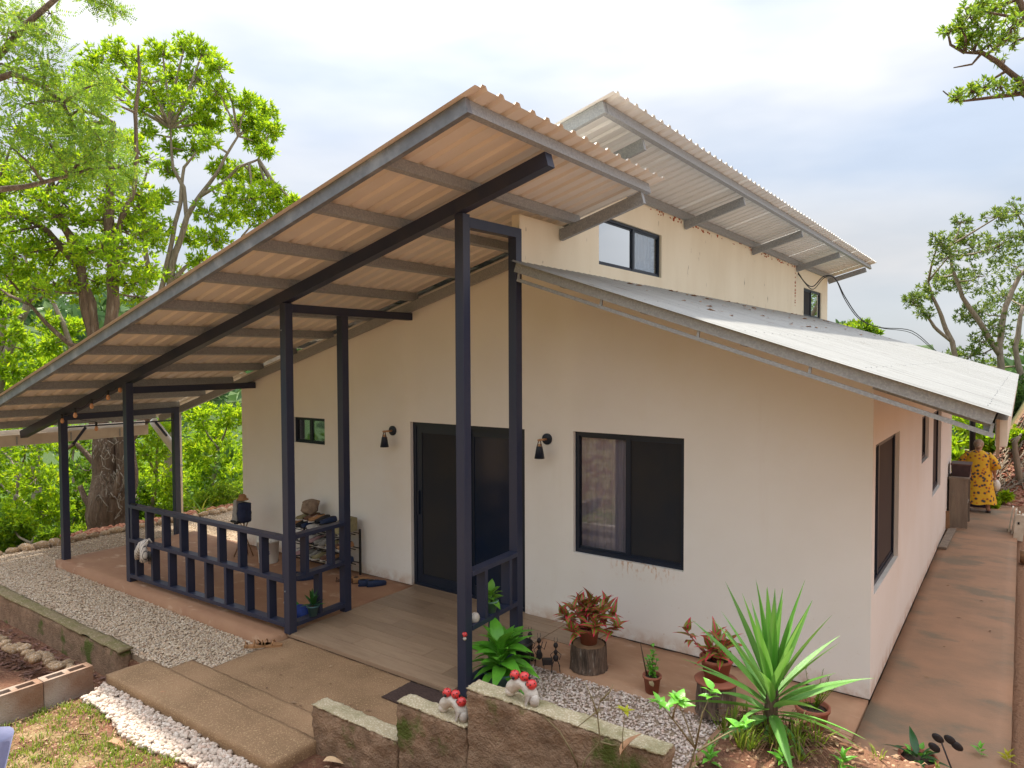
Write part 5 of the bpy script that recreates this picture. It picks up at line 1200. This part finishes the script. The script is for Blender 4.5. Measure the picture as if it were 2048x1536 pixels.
for (u, v, lab, sz) in ((1052, 1508, 'tiny bright green seedling at the foot of the parapet', .055), (1300, 1465, 'small light green seedling at the right parapet end', .05), (1680, 1530, 'low spiky green seedling right of the yucca', .09), (1210, 1526, 'leafy green seedling left of the red soil patch', .07), (1955, 1510, 'small green seedling at the lower right patio edge', .06), (1415, 1520, 'low green seedling at the bottom of the mound', .09), (2010, 1525, 'yellowish seedling in the lower right corner', .07), (1560, 1525, 'green shoots directly below the yucca', .08)):
    d_ = (_f * FPX + _r * (u - 1024) + _u * (768 - v)); p = PT(u, v, 3.4)
    for k in range(3000):
        p = CP + d_ * (2e-3 + k * 1.5e-6)
        if p.z < g(p.x, p.y) + .03 or (p.x > .3 and p.z < .03): break
    e = empty('seedling', p - Vector((0, 0, .02)), lab, 'seedling', 'seedlings on the soil')
    leaves(e, [leafmesh('leaf', sz, sz * .42, .3, .3, M['lf_hosta'] if 'yellow' not in lab else M['lf_yel'], 5, .6)], 9, .0, .05, (10, 70), (.7, 1.1), .004)

# agave-like plants beyond the porch
for (u, v, d, n, L_, lab) in ((402, 1030, 13.9, 26, .42, 'yellow-green spiky bromeliad on the bank beyond the porch'), (492, 1010, 14.6, 22, .45, 'spiky bromeliad just left of the house corner')):
    e = empty('bromeliad', PT(u, v, d), lab, 'bromeliad')
    leaves(e, [leafmesh('leaf', L_, .035, dr, .4, M['lf_yel'] if i else M['lf_olive'], 6, .5) for i, dr in enumerate((.3, .6))], n, .0, .08, (10, 80), (.7, 1.1), .02)

# ------------------------------------------------------------------ trees
def leaf_cloud(P, A, Ls, Ws):
    "rhombus leaves: base points P, axes A (unit), lengths, widths"
    n = len(P); r_ = rng.normal(size=(n, 3)); S = np.cross(A, r_); S /= np.linalg.norm(S, axis=1)[:, None] + 1e-9; N_ = np.cross(S, A)
    Ls = Ls[:, None]; Ws = Ws[:, None]
    V = np.stack([P, P + A * Ls * .45 + S * Ws * .5 + N_ * Ws * .12, P + A * Ls - N_ * Ls * .1, P + A * Ls * .45 - S * Ws * .5 + N_ * Ws * .12], 1).reshape(-1, 3)
    b = 4 * np.arange(n)[:, None]; F = np.concatenate([b + np.array([[0, 1, 2]]), b + np.array([[0, 2, 3]])], 1).reshape(-1, 3)
    return V, F
def whorls(C, rad, n_tip, n_leaf, L_, W_, flat=.8, up=.25, shell=.5):
    "leaf whorls at twig tips through an ellipsoid of centre C"
    rad = np.array(rad if hasattr(rad, '__len__') else (rad, rad, rad * flat)); d = rng.normal(size=(n_tip, 3)); d /= np.linalg.norm(d, axis=1)[:, None]
    t = rng.uniform(0, 1, (n_tip, 1)) ** shell; T_ = np.array(C) + d * rad * t
    base = np.repeat(T_, n_leaf, 0); dd = np.repeat(d, n_leaf, 0)
    A = rng.normal(size=base.shape) * .75 + dd * .6 + np.array([0, 0, up]); A /= np.linalg.norm(A, axis=1)[:, None]
    return base, A, L_ * rng.uniform(.6, 1.2, len(base)), W_ * rng.uniform(.7, 1.2, len(base)), T_
def tree(name, label, limbs, blobs, lm, bark='bark', leaf=(.15, .055), tips=70, nl=8, group=None, depthf=1., flat=.8, cat='tree', twigs=10, up=.25):
    base = Vector(limbs[0][0][0]) if not isinstance(limbs[0][0][0], (int, float)) else None
    e = empty(name, base, label, cat, group)
    tr = MB(); joints = []
    for pts, rs in limbs:
        pts = [Vector(p) for p in pts]; P2 = []; R2 = []
        for i in range(len(pts) - 1):
            for k in range(4):
                t = k / 4; q = pts[i].lerp(pts[i + 1], t); r0 = rs[i] + (rs[i + 1] - rs[i]) * t
                P2.append(q + Vector((nz(q.x, q.y, q.z, 1.3), nz(q.y, q.z, q.x, 1.3), 0)) * r0 * .9); R2.append(r0 * (1 + .12 * nz(q.x, q.y, q.z, 5)))
        P2.append(pts[-1]); R2.append(rs[-1]); tr.tube(P2, R2, 10 if rs[0] > .08 else 6); joints += P2
    BP, BA, BL, BW = [], [], [], []
    for (c, r_, k) in blobs:
        c = Vector(c); b, A, l, w_, T_ = whorls(c, (r_ * 1.05, r_ * 1.05, r_ * flat), int(tips * k), nl, *leaf, up=up)
        BP.append(b); BA.append(A); BL.append(l); BW.append(w_)
        j = min(joints, key=lambda q: (q - c).length); mid = j.lerp(c, .5) + Vector((random.uniform(-.1, .1), random.uniform(-.1, .1), -.08 * r_)); rr = min(.05, .018 + .014 * (j - c).length)
        tr.tube([j, mid, c], [rr, rr * .7, rr * .45], 5, False)
        for q in T_[:twigs]: q = Vector(q); tr.tube([c, c.lerp(q, .5) + Vector((0, 0, -.04)), q], [rr * .4, rr * .25, .004], 4, False)
    tr.build('trunk', M[bark], e)
    V, F = leaf_cloud(np.concatenate(BP), np.concatenate(BA), np.concatenate(BL), np.concatenate(BW))
    link('crown', npmesh('crown', V, F, lm), e, kind='stuff' if False else None)
    return e
def LB(pts, d): return [PT(u, v, d if len(q) < 1 else d + q[0]) for (u, v, *q) in pts]
def rp(rs, d): return [r_ * d / FPX for r_ in rs]
def blobs(lst, d, dj=1.2): return [(PT(u, v, d + random.uniform(-dj, dj)), r_ * d / FPX, k) for (u, v, r_, k) in lst]

# big old tree with the forked trunk behind the left posts
D1 = 14.6
limbs = [(LB([(212, 1072), (208, 1000), (205, 920), (200, 850), (196, 760), (190, 690), (172, 600), (158, 520), (140, 465), (112, 420), (85, 392)], D1), rp([36, 30, 25, 18, 14, 11, 10, 9, 8, 6, 4], D1)),
         (LB([(238, 1060), (242, 980), (250, 900), (236, 800), (214, 690), (222, 600), (228, 520), (222, 430), (218, 370), (224, 300), (232, 240)], D1), rp([26, 22, 18, 14, 12, 12, 11, 10, 8, 6, 4], D1)),
         (LB([(246, 890), (270, 850), (300, 828), (340, 800), (380, 770)], D1), rp([13, 11, 9, 6, 4], D1)),
         (LB([(190, 680), (186, 600), (150, 520), (98, 455), (40, 415), (-20, 395)], D1), rp([9, 8, 7, 6, 5, 4], D1)),
         (LB([(228, 520), (248, 430), (268, 378), (277, 310), (276, 220), (284, 140), (282, 85)], D1), rp([7, 6, 5, 4, 4, 3, 2], D1)),
         (LB([(205, 940), (170, 900), (150, 880), (120, 900)], D1), rp([7, 5, 4, 3], D1)), (LB([(225, 990), (240, 940), (262, 900)], D1 - .4), rp([8, 6, 4], D1)),
         (LB([(190, 700), (140, 680), (95, 640), (60, 600)], D1), rp([6, 5, 4, 3], D1)), (LB([(180, 1010), (165, 985), (158, 965)], D1 - .3), rp([7, 6, 5], D1))]
bb = [(u + random.uniform(-25, 25), v + random.uniform(-20, 20), 34, .45) for u in range(0, 300, 48) for v in range(330, 600, 48)] + [(60, 330, 60, 1), (120, 300, 60, 1), (40, 250, 55, 1), (110, 230, 50, .9), (170, 330, 50, .9), (60, 430, 50, .9), (130, 400, 45, .9), (200, 430, 40, .8), (250, 360, 40, .7), (30, 500, 45, .9), (90, 500, 38, .8), (190, 260, 45, .9), (210, 190, 40, .8), (260, 280, 36, .7), (240, 500, 34, .7), (110, 560, 34, .5), (270, 440, 32, .7), (310, 480, 34, .7), (180, 490, 34, .8), (0, 370, 50, 1), (150, 180, 40, .8), (270, 560, 26, .5), (200, 560, 26, .5), (60, 160, 50, .8), (20, 580, 30, .4)]
tree('old_tree', 'big old tree with a thick forked trunk behind the left porch posts', limbs, blobs(bb, D1), M['lf_bright'], leaf=(.115, .042), tips=105, nl=7, twigs=16)
# vines on the trunk
vn = MB()
for i in range(46):
    u = random.uniform(182, 262); v = random.uniform(850, 990); p = PT(u, v, D1 - .35 - random.random() * .2); pts = [p]
    for k in range(6): p = p + Vector((random.uniform(-.16, .16), random.uniform(-.06, .06), random.uniform(-.16, .12))); pts.append(p)
    vn.tube(pts, random.uniform(.005, .012), 4)
vn.build('dry_vines', M['barkp'], label='tangled dry vines clinging to the big forked trunk', cat='vines', kind='stuff')
# bright green tree to its right
D2 = 17.5
limbs = [(LB([(350, 1010), (345, 850), (340, 700), (338, 590), (352, 500), (374, 430), (402, 388), (440, 335), (480, 268)], D2), rp([12, 11, 10, 8, 6.5, 5.5, 4.5, 3.5, 2], D2)),
         (LB([(335, 700), (318, 600), (338, 520), (352, 440), (364, 400), (372, 330), (395, 300)], D2), rp([7, 6, 5, 4.5, 4, 3, 2], D2)),
         (LB([(300, 700), (285, 600), (298, 520), (290, 440), (282, 380), (300, 330)], D2), rp([6, 5, 5, 4, 3, 2], D2)),
         (LB([(345, 560), (372, 530), (392, 516), (432, 512), (470, 500)], D2), rp([5, 4, 4, 3, 2], D2)),
         (LB([(402, 388), (450, 360), (480, 330), (520, 315)], D2), rp([4, 3, 3, 2], D2)), (LB([(374, 430), (372, 370), (350, 330), (345, 250)], D2), rp([4, 4, 3, 2], D2))]
bb = [(200, 110, 34, .8), (240, 100, 34, .8), (280, 115, 34, .8), (330, 100, 34, .8), (375, 85, 32, .8), (410, 100, 30, .8), (440, 130, 26, .7), (180, 150, 34, .8), (230, 160, 36, .8), (300, 160, 40, .9), (350, 150, 42, 1), (400, 150, 42, 1), (440, 175, 30, .8), (290, 210, 30, .6), (330, 200, 36, .8), (380, 200, 40, 1), (425, 205, 34, .9), (300, 255, 24, .5), (350, 245, 30, .6), (400, 245, 36, .9), (430, 240, 26, .7), (500, 200, 26, .9), (535, 220, 26, .9), (510, 240, 30, .9), (545, 255, 26, .9), (515, 280, 28, .9), (535, 300, 18, .6), (480, 245, 20, .5), (420, 275, 26, .6), (345, 290, 24, .5), (390, 295, 26, .5), (340, 335, 22, .5), (445, 330, 30, .8), (480, 345, 32, .9), (520, 350, 28, .8), (550, 385, 30, .9), (505, 390, 36, .9), (460, 385, 32, .8), (420, 420, 32, .6), (470, 430, 36, .9), (520, 430, 32, .9), (570, 420, 24, .8), (300, 400, 26, .6), (320, 450, 30, .7), (380, 470, 32, .6), (430, 470, 36, .9), (400, 520, 28, .6), (350, 540, 24, .4), (300, 550, 24, .5), (330, 390, 22, .4), (590, 400, 14, .5)]
tree('bright_green_tree', 'tall bright green whorl-leaved tree rising above the porch roof', limbs, blobs([(u, v, r_ * .92, k) for u, v, r_, k in bb], D2, 1.0), M['lf_bright'], 'barkp', (.155, .048), tips=66, nl=9, twigs=18)
# feathery tree hanging in from the left
D3 = 10.5
limbs = [(LB([(-160, 900), (-150, 500), (-110, 250), (-40, 150), (10, 95), (60, 40), (130, -20)], D3), rp([22, 19, 15, 9, 7, 6, 5], D3)),
         (LB([(-110, 300), (-30, 160), (30, 140), (90, 165), (130, 200), (155, 250)], D3), rp([10, 8, 6, 5, 4, 2], D3)),
         (LB([(-100, 400), (-30, 375), (60, 365), (120, 350), (160, 340)], D3), rp([9, 7, 5, 4, 2], D3)), (LB([(130, -20), (220, -60), (330, -40)], D3), rp([7, 4, 2], D3))]
bb = [(20, 60, 50, .9), (70, 30, 36, .6), (100, 60, 30, .3), (30, 130, 60, 1), (100, 120, 50, .9), (60, 200, 60, 1), (130, 180, 50, 1), (180, 220, 50, 1), (150, 260, 50, 1), (210, 280, 45, 1), (240, 330, 34, .8), (170, 320, 45, .9), (100, 280, 50, .9), (30, 290, 50, .9), (20, 20, 44, .8), (205, 160, 30, .7), (215, 0, 14, .25), (235, 12, 12, .25), (195, -8, 20, .4), (105, 20, 22, .2)]
def feather(bl, d):
    BP, BA, BL, BW = [], [], [], []
    for (c, r_, k) in bl:
        n = int(64 * k); dr = rng.normal(size=(n, 3)); dr /= np.linalg.norm(dr, axis=1)[:, None]; T0 = np.array(c) + dr * r_ * rng.uniform(0, 1, (n, 1)) ** .5 * np.array([1, 1, .8])
        ax = dr * .7 + rng.normal(size=(n, 3)) * .4 + np.array([.25, .1, -.35]); ax /= np.linalg.norm(ax, axis=1)[:, None]
        sdv = np.cross(ax, rng.normal(size=(n, 3))); sdv /= np.linalg.norm(sdv, axis=1)[:, None]
        for j in range(9):
            for s in (-1, 1):
                BP.append(T0 + ax * .028 * j); A = sdv * s + ax * .35; A /= np.linalg.norm(A, axis=1)[:, None]; BA.append(A); BL.append(np.full(n, .075 * (1 - .05 * j))); BW.append(np.full(n, .02))
    return leaf_cloud(np.concatenate(BP), np.concatenate(BA), np.concatenate(BL), np.concatenate(BW))
def featree(name, label, limbs, bl, lm, bark='bark'):
    e = empty(name, limbs[0][0][0], label, 'tree'); tr = MB(); J = []
    for pts, rs in limbs: tr.tube(pts, rs, 9); J += [Vector(a).lerp(Vector(b), t) for a, b in zip(pts, pts[1:]) for t in (0, .5)]
    for (c, r_, k) in bl:
        j = min(J, key=lambda q: (q - c).length); tr.tube([j, j.lerp(c, .5) + Vector((0, 0, .05)), c], [.03, .018, .008], 5, False)
        for _ in range(6): q = c + Vector((random.uniform(-1, 1), random.uniform(-1, 1), random.uniform(-.8, .6))) * r_ * .8; tr.tube([c, q], [.008, .003], 4, False)
    tr.build('trunk', M[bark], e); V, F = feather(bl, 0); link('crown', npmesh('crown', V, F, lm), e)
featree('feathery_tree', 'tree with fine feathery olive foliage hanging in at the upper left', limbs, blobs(bb, D3, .6), M['lf_olive'])
# slender trees at the far left
D4 = 19
limbs = [(LB([(-20, 1000), (-10, 800), (10, 700), (35, 640), (60, 590), (85, 540), (110, 500)], D4), rp([12, 11, 9, 8, 7, 5, 3], D4)), (LB([(-5, 720), (10, 620), (20, 545), (30, 500)], D4), rp([7, 6, 5, 3], D4)), (LB([(120, 900), (145, 700), (130, 640), (110, 600), (60, 540), (50, 500)], D4), rp([7, 6, 5, 4, 3, 2], D4))]
bb = [(20, 660, 30, .6), (60, 690, 34, .8), (110, 680, 30, .7), (30, 730, 36, .9), (80, 740, 34, .9), (140, 650, 26, .5), (20, 620, 24, .3), (100, 640, 24, .4), (0, 460, 30, .5), (40, 530, 24, .3)]
tree('slender_tree', 'slender leaning trees at the far left edge beyond the roof', limbs, blobs(bb, D4), M['lf_bright'], 'barkp', (.18, .07), tips=80, nl=8)
# leafy bank under the roof on the left: several bushes / small trees
def bush(name, label, uvr, d, lm, leaf=(.13, .05), tips=110, nl=8, dj=1.0, cat='tree', group='leafy trees on the slope left of the porch'):
    bl = blobs(uvr, d, dj); cx = sum(u for u, *_ in uvr) / len(uvr); cv = max(v for _, v, *_ in uvr)
    limbs = [(LB([(cx, cv + 260), (cx + 8, cv + 100), (cx - 5, cv), (cx + 4, sum(v for _, v, *_ in uvr) / len(uvr))], d), rp([9, 7, 5, 3], d))]
    return tree(name, label, limbs, bl, lm, 'barkp', leaf, tips, nl, group, cat=cat, twigs=6)
bush('slope_tree', 'bright leafy tree low on the slope at the far left edge', [(-10, 880, 60, 1), (50, 880, 55, 1), (0, 960, 60, 1), (70, 950, 55, 1), (20, 1030, 50, 1), (90, 1020, 45, 1), (0, 820, 40, .8)], 15.5, M['lf_bright'])
bush('slope_tree', 'leafy tree seen between the first and second porch posts', [(150, 870, 45, 1), (170, 940, 45, 1), (140, 1000, 45, 1), (190, 1010, 35, .7), (150, 1050, 30, .8), (90, 1080, 30, .9)], 16.5, M['lf_mid'])
bush('slope_tree', 'leafy tree right of the big trunk behind the railing', [(290, 900, 45, 1), (320, 850, 34, .8), (280, 960, 45, 1), (330, 960, 40, 1), (290, 1010, 36, 1), (340, 1010, 30, .9)], 17, M['lf_bright'])
bush('slope_tree', 'pale green tree between the rear post and the house corner', [(400, 830, 36, .9), (430, 870, 36, .9), (460, 830, 30, .8), (400, 900, 40, 1), (450, 920, 40, 1), (410, 950, 36, 1), (470, 950, 30, 1)], 21, M['lf_bright'], leaf=(.17, .065))
bush('hedge_shrub', 'low dark green shrubs at the edge of the slope behind the gravel', [(400, 1000, 30, 1), (440, 985, 30, 1), (360, 1010, 26, 1), (475, 980, 26, 1)], 15.5, M['lf_mid'], leaf=(.08, .03), tips=200, cat='shrub', group='low shrubs along the gravel edge')
bush('hedge_shrub', 'low green undergrowth at the far left of the gravel edge', [(0, 1085, 36, 1), (50, 1075, 34, 1), (100, 1070, 26, 1), (20, 1045, 36, 1), (150, 1060, 24, 1)], 14.2, M['lf_mid'], leaf=(.10, .04), tips=170, cat='shrub', group='low shrubs along the gravel edge')
bush('slope_tree', 'yellowish tree just beyond the left roof edge', [(110, 720, 30, .8), (60, 790, 34, .9), (20, 770, 34, .9), (140, 760, 26, .6), (0, 700, 30, .7)], 24, M['lf_bright'], leaf=(.2, .08))
# undergrowth mass on the slope and forest on the far hills
def forest(name, label, n, f, size, lm, rad=(2, 4), per=60):
    BP, BA, BL, BW = [], [], [], []
    for i in range(n):
        c, r_ = f(); b, A, l, w_, _ = whorls(c, (r_, r_, r_ * .75), per, 5, size, size * .55); BP.append(b); BA.append(A); BL.append(l); BW.append(w_)
    V, F = leaf_cloud(np.concatenate(BP), np.concatenate(BA), np.concatenate(BL), np.concatenate(BW))
    link(name, npmesh(name, V, F, lm), label=label, cat='forest', kind='stuff')
def f1():
    x = random.uniform(-27, -15.5); y = random.uniform(-10, 14); return (x, y, g(x, y) + random.uniform(.2, 1.8)), random.uniform(.7, 1.4)
M['lf_under'] = leafm('leaf_under', [(.06, .14, .014), (.10, .21, .014), (.035, .085, .014), (.16, .26, .016)], .35)
forest('undergrowth', 'dense green undergrowth covering the slope below the porch', 300, f1, .17, M['lf_under'], per=70)
def f2():
    x = random.uniform(-60, -28); y = random.uniform(-20, 60); return (x, y, g(x, y) + random.uniform(1, 4.5)), random.uniform(1.6, 3)
forest('valley_trees', 'mass of green treetops in the valley', 330, f2, .42, M['lf_mid'], per=70)
def f3():
    x = -random.uniform(70, 420); y = random.uniform(-150, 500); r_ = random.uniform(3.5, 7) * (1 + abs(x) / 400); return (x, y, g(x, y) + r_ * .3), r_
forest('hill_forest', 'forest covering the far hills on the left, haze put into its leaf colour', 1500, f3, 2.3, M['lf_haze'], per=24)
def f4():
    x = random.uniform(-12, 40); y = random.uniform(30, 200); r_ = random.uniform(2.5, 4.5); return (x, y, g(x, y) + r_ * .5), r_
forest('rear_forest', 'distant forest behind the house on the right', 130, f4, .8, M['lf_haze'], per=60)
# right hand trees
D5 = 24
M['lf_right'] = leafm('leaf_grey_green', [(.09, .15, .035), (.15, .24, .03), (.06, .10, .04), (.27, .34, .04)], .45)
limbs = [(LB([(2010, 960), (2005, 860), (2000, 780), (1998, 700), (2010, 620), (2040, 560), (2080, 520)], D5), rp([9, 8, 7, 6, 5, 4, 3], D5)),
         (LB([(1945, 900), (1925, 780), (1905, 690), (1885, 640), (1868, 600), (1858, 570)], D5), rp([7, 6, 5, 4, 3, 2], D5)), (LB([(2060, 900), (2048, 780), (2030, 700), (2048, 620)], D5), rp([6, 6, 5, 4], D5)),
         (LB([(2000, 720), (1960, 650), (1925, 600), (1905, 540), (1900, 500)], D5), rp([6, 5, 4, 3, 2], D5)), (LB([(1905, 690), (1870, 660), (1840, 620)], D5), rp([4, 3, 2], D5))]
bb = [(1830, 608, 20, .6), (1855, 590, 26, .7), (1880, 560, 26, .7), (1850, 630, 18, .4), (1900, 520, 30, .8), (1880, 490, 22, .6), (1925, 480, 26, .7), (1950, 500, 34, .9), (1915, 570, 34, .8), (1960, 560, 45, 1), (2000, 500, 40, 1), (2030, 540, 45, 1), (2010, 600, 45, 1), (1960, 630, 36, .9), (1930, 640, 26, .6), (2000, 440, 26, .6), (2035, 430, 30, .7), (2040, 480, 34, .8), (1990, 660, 36, .8), (2045, 620, 40, .9), (1960, 690, 28, .6), (1940, 720, 30, .8), (1975, 740, 30, .8), (2030, 700, 30, .5), (1925, 450, 16, .4), (1905, 720, 22, .6)]
tree('right_tree', 'spreading feathery tree with several pale trunks at the right edge', limbs, blobs(bb, D5, 1.6), M['lf_right'], 'barkp', (.16, .048), tips=70, nl=8, twigs=14)
D6 = 9
limbs = [(LB([(2250, 900), (2230, 500), (2180, 300), (2090, 230), (2040, 165), (2000, 130), (1970, 112), (1935, 112)], D6), rp([26, 22, 16, 10, 6, 5, 4, 2], D6)), (LB([(2090, 230), (2048, 195), (2000, 200), (1960, 205), (1920, 210), (1890, 188)], D6), rp([6, 5, 4, 3, 2, 1], D6)),
         (LB([(2100, 250), (2080, 100), (2050, 20), (2020, -40)], D6), rp([9, 7, 6, 5], D6)), (LB([(2060, 60), (2020, 40), (1980, 32), (1950, 20)], D6), rp([4, 3, 2, 1], D6)), (LB([(1970, 112), (1950, 135), (1912, 142)], D6), rp([3, 2, 1], D6))]
bb = [(1900, 68, 12, .25), (1925, 60, 20, .5), (1945, 40, 24, .7), (1960, 15, 26, .7), (1950, 80, 24, .7), (1975, 60, 24, .6), (1990, 30, 24, .5), (2015, 15, 22, .4), (2030, 60, 24, .5), (2045, 30, 24, .5), (1985, 95, 24, .4), (2010, 85, 22, .4), (2035, 90, 20, .3), (1920, 200, 14, .35), (1945, 185, 20, .4), (1975, 180, 22, .5), (2005, 180, 20, .35), (2035, 185, 20, .3), (1930, 92, 14, .4), (2000, 130, 16, .15)]
tree('overhanging_tree', 'tree branches reaching in at the top right corner', limbs, blobs(bb, D6, .3), M['lf_olive'], 'bark', (.085, .028), tips=42, nl=7, twigs=10)
bush('rear_tree', 'small round treetop showing above the side roof', [(1700, 668, 20, 1), (1725, 665, 22, 1), (1745, 675, 16, 1), (1715, 690, 22, 1), (1740, 700, 20, 1)], 30, M['lf_mid'], leaf=(.25, .1), tips=60, group='trees behind the house')
bush('banana_shrub', 'bright yellow-green broad-leaved shrubs behind the person', [(1915, 900, 16, 1), (1925, 850, 18, .8), (1960, 890, 20, 1), (1975, 920, 18, 1), (1915, 930, 14, 1), (1945, 860, 16, .7), (1990, 900, 16, .8), (1960, 850, 16, .6)], 18, M['lf_bright'], leaf=(.34, .15), tips=26, nl=4, cat='shrub', group='shrubs behind the walkway end')
bush('dark_shrub', 'dark leafy thicket under the right roof eave', [(1930, 830, 34, 1), (1990, 840, 34, 1), (2040, 830, 34, 1), (1960, 880, 34, 1), (2020, 880, 34, 1), (1920, 900, 30, 1), (2050, 790, 34, 1), (2020, 800, 30, 1), (1950, 790, 26, .8)], 23, M['lf_dark'], leaf=(.2, .08), tips=90, cat='shrub', group='shrubs behind the walkway end')
bush('right_shrub', 'yellow-green shrub on top of the right earth bank', [(2035, 880, 14, 1), (2050, 870, 16, 1), (2020, 892, 8, .8)], 14.5, M['lf_bright'], leaf=(.12, .05), tips=60, cat='shrub', group='shrubs behind the walkway end')
bush('low_weeds', 'low bright weeds at the foot of the earth bank', [(1990, 1010, 9, 1), (2003, 1005, 9, 1), (1985, 1018, 7, 1), (2012, 1000, 7, 1)], 14.6, M['lf_bright'], leaf=(.1, .045), tips=40, cat='weeds', group='shrubs behind the walkway end')
# roots and dry stalks on the red bank
rt = MB()
for i in range(150):
    x = random.uniform(.45, 1.4); y = random.uniform(11, 13.5); p = Vector((x, y, g(x, y) + .03)); pts = [p]
    for k in range(5): p = p + Vector((random.uniform(-.12, .06), random.uniform(-.1, .02), 0)); p.z = g(p.x, p.y) + random.uniform(0, .08); pts.append(p)
    rt.tube(pts, random.uniform(.008, .02), 4)
rt.build('bank_roots', M['barkp'], label='pale dry roots and stalks over the red earth bank', cat='roots', kind='stuff')
pebbles('bank_clods', np.array([(x, y, g(x, y)) for x, y in [(random.uniform(.2, 1.6), random.uniform(10.6, 13.5)) for _ in range(1500)]]), .045, mat('clod', (.28, .1, .06), isl=[(.30, .11, .06), (.20, .07, .045), (.44, .24, .16)]), label='clods of red earth on the far right bank', cat='earth clods', kind='stuff')
# unseen planting added behind the camera to fill the window reflections
bh = []
def f5():
    x = random.uniform(-12, 12); y = random.uniform(-22, -12); return (x, y, g(x, y) + random.uniform(.5, 4)), random.uniform(1.2, 2.2)
forest('reflection_trees', 'unseen leafy trees added behind the camera for the window reflections', 120, f5, .25, M['lf_mid'], per=60)
